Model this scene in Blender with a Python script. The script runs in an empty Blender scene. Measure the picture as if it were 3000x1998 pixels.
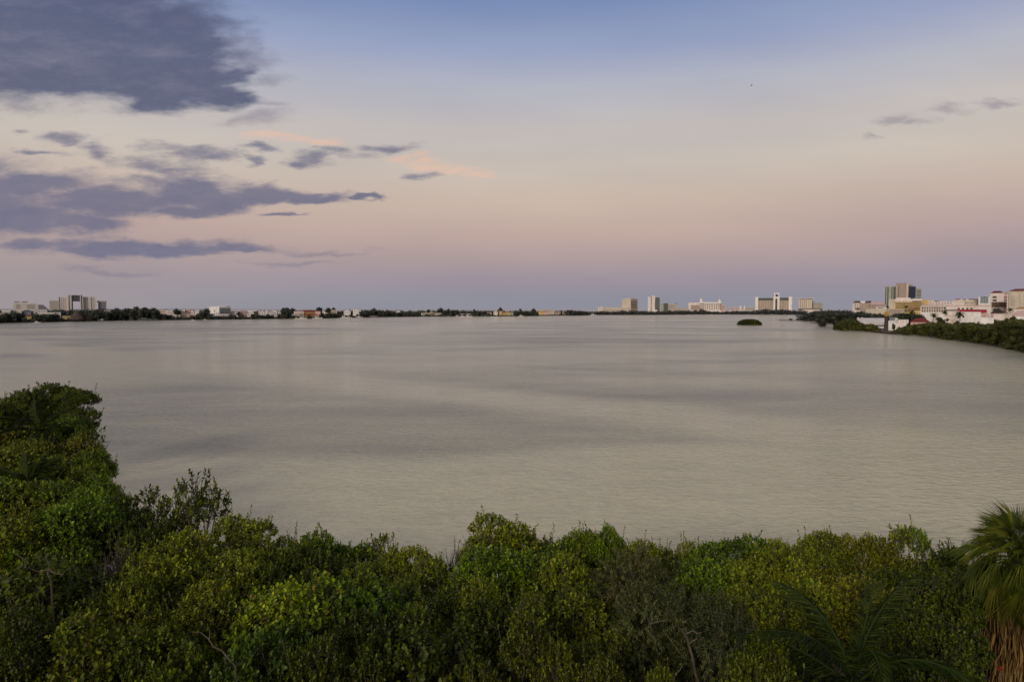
import bpy, bmesh, math, random
import numpy as np
from mathutils import Vector, Matrix

random.seed(7)
RNG = np.random.default_rng(7)
scene = bpy.context.scene
C = scene.collection
R = math.radians

# ------------------------------------------------------------------ camera
F, CXP, CYP, HZ, CAMH = 2000.0, 1500.0, 999.0, 904.0, 15.0
TH = math.atan((CYP - HZ) / F)
cam_d = bpy.data.cameras.new('camera')
cam = bpy.data.objects.new('camera', cam_d)
C.objects.link(cam)
cam.location = (0, 0, CAMH)
cam.rotation_euler = (math.pi / 2 - TH, 0, 0)
cam_d.sensor_width = 36
cam_d.lens = 24
cam_d.clip_start = 0.1
cam_d.clip_end = 120000
scene.camera = cam


def ray(px, py):
    a, b = px - CXP, CYP - py
    return a, F * math.cos(TH) + b * math.sin(TH), -F * math.sin(TH) + b * math.cos(TH)


def at(px, py, Y):
    """world point at distance Y ahead that is seen at photograph pixel (px, py)"""
    x, y, z = ray(px, py)
    return Vector((Y * x / y, Y, CAMH + Y * z / y))


def on_water(px, py):
    x, y, z = ray(px, py)
    t = -CAMH / z
    return Vector((x * t, y * t, 0))


def shore_y(py):
    return on_water(CXP, py).y


# ------------------------------------------------------------------ colour / materials
def lin(r, g, b):
    f = lambda c: c / 12.92 if c <= 0.04045 else ((c + 0.055) / 1.055) ** 2.4
    return (f(r / 255), f(g / 255), f(b / 255), 1.0)


class NT:
    def __init__(self, tree):
        self.t = tree
        tree.nodes.clear()

    def n(self, kind, **kw):
        nd = self.t.nodes.new(kind)
        for k, v in kw.items():
            setattr(nd, k, v)
        return nd

    def l(self, a, b):
        self.t.links.new(a, b)

    def put(self, sock, v):
        if hasattr(v, 'is_linked'):
            self.l(v, sock)
        else:
            sock.default_value = v

    def math(self, op, a, b=None, c=None, clamp=False):
        nd = self.n('ShaderNodeMath', operation=op, use_clamp=clamp)
        self.put(nd.inputs[0], a)
        if b is not None: self.put(nd.inputs[1], b)
        if c is not None: self.put(nd.inputs[2], c)
        return nd.outputs[0]

    def mix(self, f, a, b, blend='MIX'):
        nd = self.n('ShaderNodeMix', data_type='RGBA', blend_type=blend)
        self.put(nd.inputs[0], f)
        self.put(nd.inputs[6], a)
        self.put(nd.inputs[7], b)
        return nd.outputs[2]

    def ramp(self, f, stops, interp='LINEAR'):
        nd = self.n('ShaderNodeValToRGB')
        cr = nd.color_ramp
        cr.interpolation = interp
        while len(cr.elements) < len(stops):
            cr.elements.new(0.5)
        for e, (p, c) in zip(cr.elements, stops):
            e.position = p
            e.color = c if len(c) == 4 else (*c, 1)
        self.put(nd.inputs[0], f)
        return nd.outputs[0]

    def noise(self, vec, scale, detail=2, rough=0.5):
        nd = self.n('ShaderNodeTexNoise')
        if vec is not None: self.l(vec, nd.inputs['Vector'])
        nd.inputs['Scale'].default_value = scale
        nd.inputs['Detail'].default_value = detail
        nd.inputs['Roughness'].default_value = rough
        return nd.outputs[0]

    def smooth(self, f, lo, hi):
        nd = self.n('ShaderNodeMapRange', interpolation_type='SMOOTHSTEP')
        self.put(nd.inputs[0], f)
        nd.inputs[1].default_value = lo
        nd.inputs[2].default_value = hi
        return nd.outputs[0]


def plain(name, col, rough=0.8, var=0.18, scale=0.25, spec=0.3):
    """painted / rendered surface with stains and tone drift"""
    m = bpy.data.materials.new(name)
    m.use_nodes = True
    t = NT(m.node_tree)
    geo = t.n('ShaderNodeNewGeometry')
    mp = t.n('ShaderNodeMapping')
    mp.inputs['Scale'].default_value = (1, 1, 0.35)
    t.l(geo.outputs['Position'], mp.inputs[0])
    nz = t.noise(mp.outputs[0], scale, 5, 0.6)
    lo = tuple(c * (1 - var * 1.6) for c in col[:3]) + (1,)
    hi = tuple(min(1, c * (1 + var * 0.6)) for c in col[:3]) + (1,)
    c = t.ramp(nz, [(0.3, lo), (0.65, hi)])
    b = t.n('ShaderNodeBsdfPrincipled')
    t.l(c, b.inputs['Base Color'])
    b.inputs['Roughness'].default_value = rough
    b.inputs['Specular IOR Level'].default_value = spec
    o = t.n('ShaderNodeOutputMaterial')
    t.l(b.outputs[0], o.inputs[0])
    return m


def leafmat(name, dark, mid, light, brown=None, transl=0.25, rough=0.5, nscale=0.35, tint=True, spec=0.25):
    m = bpy.data.materials.new(name)
    m.use_nodes = True
    t = NT(m.node_tree)
    geo = t.n('ShaderNodeNewGeometry')
    oi = t.n('ShaderNodeObjectInfo')
    nz = t.noise(geo.outputs['Position'], nscale, 3, 0.6)
    k = t.math('MULTIPLY_ADD', geo.outputs['Random Per Island'], 0.55, t.math('MULTIPLY', nz, 0.62))
    stops = [(0.22, dark), (0.55, mid), (0.86, light)]
    c = t.ramp(k, stops)
    if brown:
        f = t.math('GREATER_THAN', geo.outputs['Random Per Island'], 0.93)
        c = t.mix(f, c, brown)
    if tint:
        c = t.mix(1.0, c, oi.outputs['Color'], 'MULTIPLY')
    b = t.n('ShaderNodeBsdfPrincipled')
    t.l(c, b.inputs['Base Color'])
    b.inputs['Roughness'].default_value = rough
    b.inputs['Specular IOR Level'].default_value = spec
    tr = t.n('ShaderNodeBsdfTranslucent')
    t.l(t.mix(1.0, c, (1.3, 1.35, 0.5, 1), 'MULTIPLY'), tr.inputs[0])
    mx = t.n('ShaderNodeMixShader')
    mx.inputs[0].default_value = transl
    t.l(b.outputs[0], mx.inputs[1]); t.l(tr.outputs[0], mx.inputs[2])
    o = t.n('ShaderNodeOutputMaterial')
    t.l(mx.outputs[0], o.inputs[0])
    return m


M = {}
def P(name, rgb, **kw): M[name] = plain(name, lin(*rgb), **kw)

# surface colours; the haze_ paints carry distance haze in the colour
P('white_paint', (236, 228, 218), var=0.12)
P('warm_white', (228, 213, 200), var=0.14)
P('cream', (204, 188, 166), var=0.12)
P('tan', (170, 150, 134), var=0.10)
P('yellow_paint', (206, 176, 116), var=0.12)
P('orange_paint', (180, 132, 86), var=0.15)
P('pink_paint', (210, 172, 160), var=0.12)
P('grey_wall', (140, 138, 138), var=0.15)
P('dark_grey', (84, 84, 88), var=0.2)
P('sage', (166, 164, 146), var=0.12)
P('dark_sage', (92, 98, 86), var=0.15)
P('haze_white', (212, 202, 192), var=0.06)  # pale tones with distance haze mixed into the paint
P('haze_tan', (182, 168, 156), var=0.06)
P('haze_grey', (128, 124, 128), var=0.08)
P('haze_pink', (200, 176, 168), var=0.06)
P('terracotta', (120, 52, 42), var=0.25)
P('red_awning', (170, 38, 46), var=0.15)
P('brown_roof', (104, 78, 62), var=0.25)
P('thatch', (66, 52, 46), var=0.35, scale=0.9, rough=1.0)
P('grey_thatch', (84, 72, 64), var=0.35, scale=0.9, rough=1.0)
P('timber', (84, 66, 52), var=0.3, scale=0.8)
P('window_dark', (52, 50, 52), rough=0.35, var=0.2, spec=0.5)
P('window_brown', (92, 70, 54), rough=0.5, var=0.2)
P('dark_band', (70, 50, 36), rough=0.6, var=0.2)
P('glass_blue', (34, 38, 70), rough=0.5, var=0.2, spec=0.2)
P('glass_grey', (112, 122, 130), rough=0.25, var=0.15, spec=0.6)
P('blue_paint', (44, 62, 92), var=0.2)
P('gold', (178, 140, 44), var=0.2)
P('bark', (96, 84, 70), var=0.4, scale=4.0, rough=1.0)
P('pale_bark', (116, 105, 92), var=0.35, scale=4.0, rough=1.0)
P('boat_white', (214, 208, 200), rough=0.4, var=0.08)
P('bird_black', (92, 90, 98), var=0.2)
P('flower_red', (126, 44, 26), var=0.2)

M['leaf'] = leafmat('leaf', (0.008, 0.0135, 0.001, 1), (0.122, 0.152, 0.004, 1), (0.36, 0.375, 0.012, 1),
                    brown=(0.15, 0.105, 0.02, 1), transl=0.2, nscale=0.6)
M['fine_leaf'] = leafmat('fine_leaf', (0.018, 0.022, 0.006, 1), (0.082, 0.092, 0.020, 1), (0.17, 0.17, 0.035, 1),
                         brown=(0.09, 0.055, 0.03, 1), transl=0.2)
M['palm_leaf'] = leafmat('palm_leaf', (0.014, 0.026, 0.006, 1), (0.045, 0.072, 0.012, 1), (0.11, 0.13, 0.03, 1),
                         transl=0.25, rough=0.6, spec=0.15)
M['dead_palm'] = leafmat('dead_palm', (0.035, 0.018, 0.006, 1), (0.14, 0.078, 0.022, 1), (0.27, 0.165, 0.05, 1), transl=0.15,
                         rough=0.8)
M['mangrove'] = leafmat('mangrove', (0.012, 0.018, 0.004, 1), (0.060, 0.068, 0.012, 1), (0.145, 0.135, 0.024, 1), transl=0.15,
                        nscale=0.12)
M['far_green'] = leafmat('far_green', (0.022, 0.025, 0.018, 1), (0.045, 0.050, 0.034, 1), (0.075, 0.075, 0.05, 1), transl=0.1,
                         nscale=0.05)  # greyed leaf, distance haze put into its colour
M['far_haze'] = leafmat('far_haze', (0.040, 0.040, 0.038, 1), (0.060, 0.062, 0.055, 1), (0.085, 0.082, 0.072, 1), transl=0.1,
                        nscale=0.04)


# ------------------------------------------------------------------ object helpers
def tag(o, label=None, cat=None, group=None, kind=None):
    if label: o['label'] = label
    if cat: o['category'] = cat
    if group: o['group'] = group
    if kind: o['kind'] = kind
    return o


def thing(name, label, cat, loc=(0, 0, 0), group=None):
    o = bpy.data.objects.new(name, None)
    o.empty_display_size = 0.5
    C.objects.link(o)
    o.location = loc
    return tag(o, label, cat, group)


def mesh_obj(name, verts, faces, mat, parent=None, smooth=False):
    me = bpy.data.meshes.new(name)
    if parent is not None and parent.parent is None:
        L = parent.location
        verts = [(v[0] - L[0], v[1] - L[1], v[2] - L[2]) for v in verts]
    elif parent is not None:
        L = parent.parent.location
        verts = [(v[0] - L[0], v[1] - L[1], v[2] - L[2]) for v in verts]
    me.from_pydata([tuple(v) for v in verts], [], faces)
    me.materials.append(mat)
    if smooth:
        me.polygons.foreach_set('use_smooth', [True] * len(me.polygons))
    me.update()
    o = bpy.data.objects.new(name, me)
    C.objects.link(o)
    if parent is not None: o.parent = parent
    return o


def fast_mesh(name, V, Fq, mat, n=4, smooth=False):
    """mesh from numpy: V (N,3), Fq (M,n) faces of n corners"""
    me = bpy.data.meshes.new(name)
    V = np.asarray(V, np.float32); Fq = np.asarray(Fq, np.int32)
    me.vertices.add(len(V)); me.vertices.foreach_set('co', V.ravel())
    me.loops.add(Fq.size); me.loops.foreach_set('vertex_index', Fq.ravel())
    me.polygons.add(len(Fq)); me.polygons.foreach_set('loop_start', np.arange(0, Fq.size, n, dtype=np.int32))
    me.materials.append(mat)
    if smooth: me.polygons.foreach_set('use_smooth', np.ones(len(Fq), bool))
    me.update(calc_edges=True)
    me.validate()
    return me


def link(name, me, parent=None, loc=None):
    o = bpy.data.objects.new(name, me)
    C.objects.link(o)
    if parent is not None: o.parent = parent
    if loc is not None: o.location = loc
    return o


def prism_data(foot, z0, z1):
    """foot: list of (x, y) counter-clockwise"""
    n = len(foot)
    v = [(x, y, z0) for x, y in foot] + [(x, y, z1) for x, y in foot]
    f = [tuple(range(n))[::-1], tuple(range(n, 2 * n))]
    f += [(i, (i + 1) % n, n + (i + 1) % n, n + i) for i in range(n)]
    return v, f


GZ = 0.6


HEAD_OF = {}


def on_front(parent, px, py, Y):
    """where the view line through (px, py) meets the building's front plane moved back to distance Y"""
    cx, cy, phi, Y0 = HEAD_OF[parent.name]
    fx, fy = math.sin(phi), math.cos(phi)
    k = (Y - Y0) / math.cos(phi)
    cx, cy = cx + fx * k, cy + fy * k
    rx, ry, rz = ray(px, py)
    t = (cx * fx + cy * fy) / (rx * fx + ry * fy)
    return Vector((rx * t, ry * t, CAMH + rz * t))


def frame_box(parent, px0, px1, py0, py1, Y, depth):
    phi = HEAD_OF[parent.name][2]
    fx, fy = math.sin(phi) * depth, math.cos(phi) * depth
    a = on_front(parent, px0, py0, Y); b = on_front(parent, px1, py0, Y)
    m = (px0 + px1) / 2
    z1 = on_front(parent, m, py0, Y).z
    z0 = GZ - 0.3 if py1 is None else on_front(parent, m, py1, Y).z
    return [(a.x, a.y), (b.x, b.y), (b.x + fx, b.y + fy), (a.x + fx, a.y + fy)], z0, z1


def box(parent, name, mat, px0, px1, py0, py1, Y, depth):
    """a block whose front face at distance Y spans the given photograph pixels; py1 None: down to the ground"""
    foot, z0, z1 = frame_box(parent, px0, px1, py0, py1, Y, depth)
    v, f = prism_data(foot, z0, z1)
    return mesh_obj(name, v, f, M[mat], parent)


def poly(parent, name, mat, foot, py0, Yref, py1=None):
    """foot: (px, Y) corners counter-clockwise seen from above"""
    pts = [(at(px, py0, Y).x, Y) for px, Y in foot]
    z1 = at(1500, py0, Yref).z
    z0 = GZ - 0.3 if py1 is None else at(1500, py1, Yref).z
    v, f = prism_data(pts, z0, z1)
    return mesh_obj(name, v, f, M[mat], parent)


def hip(parent, name, mat, px0, px1, pytop, pybase, Y, depth, ridge=0.35, over=0.3):
    phi = HEAD_OF[parent.name][2]
    foot, z, zt = frame_box(parent, px0, px1, pytop, pybase, Y, depth)
    r = Vector((math.cos(phi), -math.sin(phi))); f_ = Vector((math.sin(phi), math.cos(phi)))
    A, B_, C_, D_ = [Vector(q) for q in foot]
    A = A - (r + f_) * over; B_ = B_ + (r - f_) * over; C_ = C_ + (r + f_) * over; D_ = D_ + (f_ - r) * over
    L, Rm = (A + D_) / 2, (B_ + C_) / 2
    m0 = L.lerp(Rm, 0.5 - ridge / 2); m1 = L.lerp(Rm, 0.5 + ridge / 2)
    v = [(*A, z), (*B_, z), (*C_, z), (*D_, z), (*m0, zt), (*m1, zt)]
    f = [(0, 1, 5, 4), (1, 2, 5), (2, 3, 4, 5), (3, 0, 4), (3, 2, 1, 0)]
    return mesh_obj(name, v, f, M[mat], parent)


def root_at(name, label, cat, px, Y, group=None):
    p = at(px, HZ, Y)
    t = thing(name, label, cat, (p.x, Y, GZ), group)
    HEAD_OF[t.name] = (p.x, Y, math.atan2(p.x, Y), Y)
    return t


def windows(parent, px0, px1, py0, py1, Y, nx, ny, mat='window_dark', fx=0.55, fy=0.5, name='window'):
    """a grid of separate windows standing 0.12 m proud of the wall at Y"""
    dx, dy = (px1 - px0) / nx, (py1 - py0) / ny
    for j in range(ny):
        for i in range(nx):
            cx, cy = px0 + (i + 0.5) * dx, py0 + (j + 0.5) * dy
            box(parent, name, mat, cx - dx * fx / 2, cx + dx * fx / 2, cy - dy * fy / 2, cy + dy * fy / 2, Y - 0.12, 0.3)


def tube(path, radii, seg=7):
    """verts, quads of a tapered tube along path (list of Vector)"""
    V, Fq = [], []
    for i, p in enumerate(path):
        d = (path[min(i + 1, len(path) - 1)] - path[max(i - 1, 0)]).normalized()
        u = d.cross(Vector((0.31, 0.17, 0.93)))
        if u.length < 1e-3: u = d.cross(Vector((1, 0, 0)))
        u.normalize(); w = d.cross(u)
        for k in range(seg):
            a = 2 * math.pi * k / seg
            V.append(p + (u * math.cos(a) + w * math.sin(a)) * radii[i])
    for i in range(len(path) - 1):
        for k in range(seg):
            Fq.append((i * seg + k, i * seg + (k + 1) % seg, (i + 1) * seg + (k + 1) % seg, (i + 1) * seg + k))
    return V, Fq


class MB:
    def __init__(self): self.v, self.f = [], []
    def add(self, vf):
        v, f = vf; o = len(self.v)
        self.v += [tuple(x) for x in v]; self.f += [tuple(i + o for i in q) for q in f]
    def mesh(self, name, mat, smooth=False):
        me = bpy.data.meshes.new(name)
        me.from_pydata(self.v, [], self.f)
        me.materials.append(mat)
        if smooth: me.polygons.foreach_set('use_smooth', [True] * len(me.polygons))
        me.update()
        return me


def copy_tree(root, name=None):
    r = root.copy(); C.objects.link(r)
    for ch in root.children:
        c = ch.copy(); C.objects.link(c); c.parent = r
        for g in ch.children:
            d = g.copy(); C.objects.link(d); d.parent = c
    return r


# ------------------------------------------------------------------ leaves
def leaves_np(pos, dirs, nrm, L, W, fold=0.12):
    """hexagonal leaves folded along the midrib: two quads each"""
    n = len(pos)
    d = dirs / np.linalg.norm(dirs, axis=1, keepdims=True)
    s = np.cross(d, nrm); s /= np.linalg.norm(s, axis=1, keepdims=True) + 1e-9
    up = np.cross(s, d)
    L = L[:, None]; W = W[:, None]
    droop = -0.12 * L
    b = pos
    tip = pos + d * L + up * droop
    l1 = pos + d * L * 0.3 + s * W * 0.5 + up * fold * W
    l2 = pos + d * L * 0.75 + s * W * 0.42 + up * (fold * W + droop * 0.4)
    r1 = pos + d * L * 0.3 - s * W * 0.5 + up * fold * W
    r2 = pos + d * L * 0.75 - s * W * 0.42 + up * (fold * W + droop * 0.4)
    V = np.stack([b, l1, l2, tip, r2, r1], 1).reshape(-1, 3)
    base = (np.arange(n) * 6)[:, None]
    q = np.concatenate([base + np.array([[0, 3, 2, 1]]), base + np.array([[0, 5, 4, 3]])], 1).reshape(-1, 4)
    return V, q


def unit(v): return v / (np.linalg.norm(v, axis=-1, keepdims=True) + 1e-9)

# ------------------------------------------------------------------ sky and light
SUN_AZ, SUN_EL = R(204), R(22)      # lamp for the afterglow of the set sun, behind the camera, a little left
sun_dir = Vector((math.sin(SUN_AZ) * math.cos(SUN_EL), math.cos(SUN_AZ) * math.cos(SUN_EL), math.sin(SUN_EL)))
sd = bpy.data.lights.new('sun', 'SUN')
sd.energy = 1.05
sd.angle = R(10)
sd.color = (1.0, 0.91, 0.84)
so = bpy.data.objects.new('sun', sd)
C.objects.link(so)
so.rotation_euler = (-sun_dir).to_track_quat('-Z', 'Y').to_euler()

world = bpy.data.worlds.new('World')
scene.world = world
world.use_nodes = True
w = NT(world.node_tree)
tc = w.n('ShaderNodeTexCoord')
sep = w.n('ShaderNodeSeparateXYZ')
w.l(tc.outputs['Generated'], sep.inputs[0])
X, Y_, Z = sep.outputs
el = w.math('MAXIMUM', Z, 0.0)

# clear twilight gradient opposite the sunset (earth shadow, pink belt, cream, blue)
east = w.ramp(el, [
    (0.000, lin(142, 144, 154)), (0.018, lin(146, 145, 157)), (0.045, lin(160, 148, 157)), (0.075, lin(176, 158, 157)),
    (0.105, lin(191, 168, 160)), (0.150, lin(201, 182, 169)), (0.200, lin(200, 190, 180)), (0.250, lin(193, 187, 185)),
    (0.305, lin(178, 181, 194)), (0.345, lin(153, 164, 194)), (0.405, lin(121, 142, 183)), (0.52, lin(126, 146, 186)), (0.7, lin(165, 172, 190)), (1.0, lin(175, 178, 190))])
# greyer and mauver to the left under the cloud bank
u = w.math('DIVIDE', X, w.math('MAXIMUM', Y_, 0.05))
v = w.math('DIVIDE', Z, w.math('MAXIMUM', Y_, 0.05))
lf = w.smooth(u, -0.15, -0.85)
low = w.smooth(el, 0.14, 0.0)
east = w.mix(w.math('MULTIPLY', w.math('MULTIPLY', lf, low), 0.75), east, lin(164, 152, 150))
rt = w.smooth(u, 0.25, 0.9)
east = w.mix(w.math('MULTIPLY', w.math('MULTIPLY', rt, w.smooth(el, 0.20, 0.05)), 0.35), east, lin(152, 142, 158))
hi = w.smooth(el, 0.28, 0.42)
lilac = w.math('MULTIPLY', w.math('MULTIPLY', rt, hi), 0.55)
east = w.mix(lilac, east, lin(160, 164, 190))

# clouds, laid out in direction space ahead of the camera
com = w.n('ShaderNodeCombineXYZ'); w.l(u, com.inputs[0]); w.l(v, com.inputs[1])
uv = com.outputs[0]
mp1 = w.n('ShaderNodeMapping'); mp1.inputs['Scale'].default_value = (4.5, 12.0, 1); w.l(uv, mp1.inputs[0])
n1 = w.noise(mp1.outputs[0], 1.3, 8, 0.64)
mp2 = w.n('ShaderNodeMapping'); mp2.inputs['Scale'].default_value = (14, 42.0, 1); w.l(uv, mp2.inputs[0])
n2 = w.noise(mp2.outputs[0], 1.0, 8, 0.66)
# domain warp so that the outlines ruffle
def warped(base, src, sc, amp):
    wn = w.n('ShaderNodeTexNoise'); w.l(src, wn.inputs['Vector']); wn.inputs['Scale'].default_value = sc; wn.inputs['Detail'].default_value = 4
    wv = w.n('ShaderNodeVectorMath', operation='MULTIPLY_ADD')
    w.l(wn.outputs['Color'], wv.inputs[0]); wv.inputs[1].default_value = (amp[0], amp[1], 0); w.l(base, wv.inputs[2])
    ws = w.n('ShaderNodeVectorMath', operation='SUBTRACT'); w.l(wv.outputs[0], ws.inputs[0]); ws.inputs[1].default_value = (amp[0] / 2, amp[1] / 2, 0)
    return ws.outputs[0]


uvw = warped(warped(uv, mp1.outputs[0], 2.2, (0.10, 0.040)), mp2.outputs[0], 1.3, (0.045, 0.018))


def uv_of(px, py):
    x, y, z = ray(px, py)
    return x / y, z / y


def field(ells):
    d = None
    for px, py, a, b in ells:
        u0, v0 = uv_of(px, py)
        a, b = a / F, b / F
        m = w.n('ShaderNodeVectorMath', operation='MULTIPLY_ADD')
        w.l(uvw, m.inputs[0])
        m.inputs[1].default_value = (1 / a, 1 / b, 0)
        m.inputs[2].default_value = (-u0 / a, -v0 / b, 0)
        ln = w.n('ShaderNodeVectorMath', operation='LENGTH')
        w.l(m.outputs[0], ln.inputs[0])
        if d is None: d = ln.outputs['Value']
        else: d = w.math('SMOOTH_MIN', d, ln.outputs['Value'], 0.25)
    return w.math('SUBTRACT', 1.0, d)


big = field([(60, 110, 520, 175), (380, 150, 300, 150), (250, 40, 360, 120), (500, 188, 150, 66), (560, 130, 90, 42), (475, 295, 110, 42),
             (660, 272, 85, 36), (150, 230, 360, 55), (-200, 120, 420, 190), (640, 225, 80, 34), (560, 265, 150, 48), (420, 250, 170, 60)])
mid = field([(185, 413, 58, 17), (70, 393, 48, 9), (285, 445, 62, 26), (530, 442, 120, 22), (620, 458, 75, 16), (430, 480, 110, 30), (500, 500, 130, 26),
             (725, 473, 30, 15), (915, 470, 85, 20), (870, 482, 50, 14), (1010, 455, 90, 14), (1130, 436, 66, 12), (1215, 508, 58, 11),
             (780, 438, 65, 10), (420, 525, 80, 18), (110, 445, 90, 10)])
band = field([(60, 545, 260, 42), (330, 585, 240, 45), (560, 565, 150, 42), (640, 585, 120, 34), (760, 572, 130, 22), (900, 578, 130, 18), (60, 640, 290, 62),
              (230, 650, 130, 40), (-120, 590, 260, 110), (560, 610, 150, 20), (830, 626, 60, 7), (1060, 576, 60, 7),
              (420, 722, 250, 26), (560, 728, 240, 18), (250, 735, 190, 22), (130, 720, 160, 20), (700, 733, 90, 8)])
faint = field([(960, 736, 150, 8), (300, 762, 120, 8), (2640, 350, 72, 20), (2690, 362, 50, 16), (2780, 318, 62, 17), (2940, 302, 90, 12),
               (2555, 395, 26, 9), (850, 768, 200, 8), (320, 795, 160, 10), (760, 340, 120, 26), (690, 350, 80, 20), (780, 300, 70, 22), (720, 190, 90, 34), (690, 130, 70, 30), (800, 230, 60, 20)])
pink = field([(800, 402, 70, 14), (880, 412, 70, 14), (960, 425, 60, 14), (1190, 465, 70, 10), (1270, 483, 80, 13), (1350, 498, 60, 13),
              (1405, 512, 36, 14)])


def dens(fld, amp, lo, hi_, nz):
    return w.smooth(w.math('MULTIPLY_ADD', w.math('SUBTRACT', nz, 0.5), amp, fld), lo, hi_)


front = w.smooth(Y_, 0.05, 0.2)
nmix = w.math('MULTIPLY_ADD', n1, 0.55, w.math('MULTIPLY', n2, 0.45))
d_big = dens(w.math('MULTIPLY', big, 1.5), 2.3, -0.55, 0.58, nmix)
d_mid = dens(mid, 3.0, -0.45, 1.05, n2)
d_band = dens(w.math('MULTIPLY', band, 1.4), 2.6, -0.50, 0.72, nmix)
d_faint = dens(faint, 2.6, -0.35, 1.1, n2)
d_pink = dens(pink, 2.2, -0.5, 1.0, n2)
c_big = w.ramp(nmix, [(0.28, lin(128, 126, 146)), (0.40, lin(104, 107, 132)), (0.53, lin(84, 92, 120)), (0.70, lin(104, 104, 128))])
c_low = w.ramp(nmix, [(0.30, lin(140, 132, 146)), (0.48, lin(116, 116, 138)), (0.62, lin(104, 108, 134)), (0.75, lin(124, 120, 138))])


def over(base, col, dn, k): return w.mix(w.math('MULTIPLY', w.math('MULTIPLY', dn, front), k), base, col)


sky = over(east, lin(228, 190, 170), d_pink, 0.75)
sky = over(sky, lin(124, 120, 140), d_faint, 0.50)
sky = over(sky, c_low, d_mid, 0.80)
sky = over(sky, c_low, d_band, 0.90)
sky = over(sky, c_big, d_big, 0.92)
# very soft uneven haze so that the clear sky is not a perfect ramp
mp3 = w.n('ShaderNodeMapping'); mp3.inputs['Scale'].default_value = (2.2, 10, 1); w.l(uv, mp3.inputs[0])
n3 = w.noise(mp3.outputs[0], 1.0, 4, 0.5)
sky = w.mix(1.0, sky, w.ramp(n3, [(0.3, (0.935, 0.935, 0.955, 1)), (0.7, (1.06, 1.05, 1.035, 1))]), 'MULTIPLY')
# the sunset half of the sky, behind the camera
st = w.n('ShaderNodeTexSky', sky_type='NISHITA')
st.sun_disc = False
st.sun_elevation = SUN_EL
st.sun_rotation = SUN_AZ
st.altitude = 20
st.dust_density = 3.0
hs = w.n('ShaderNodeHueSaturation'); hs.inputs['Saturation'].default_value = 0.55; w.l(st.outputs[0], hs.inputs['Color'])
west = w.mix(1.0, hs.outputs[0], (0.058, 0.057, 0.058, 1), 'MULTIPLY')
fac = w.smooth(Y_, 0.25, -0.55)
tot = w.mix(fac, sky, west)
bg = w.n('ShaderNodeBackground')
w.l(tot, bg.inputs[0])
bg.inputs[1].default_value = 1.0
wo = w.n('ShaderNodeOutputWorld')
w.l(bg.outputs[0], wo.inputs[0])

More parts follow.
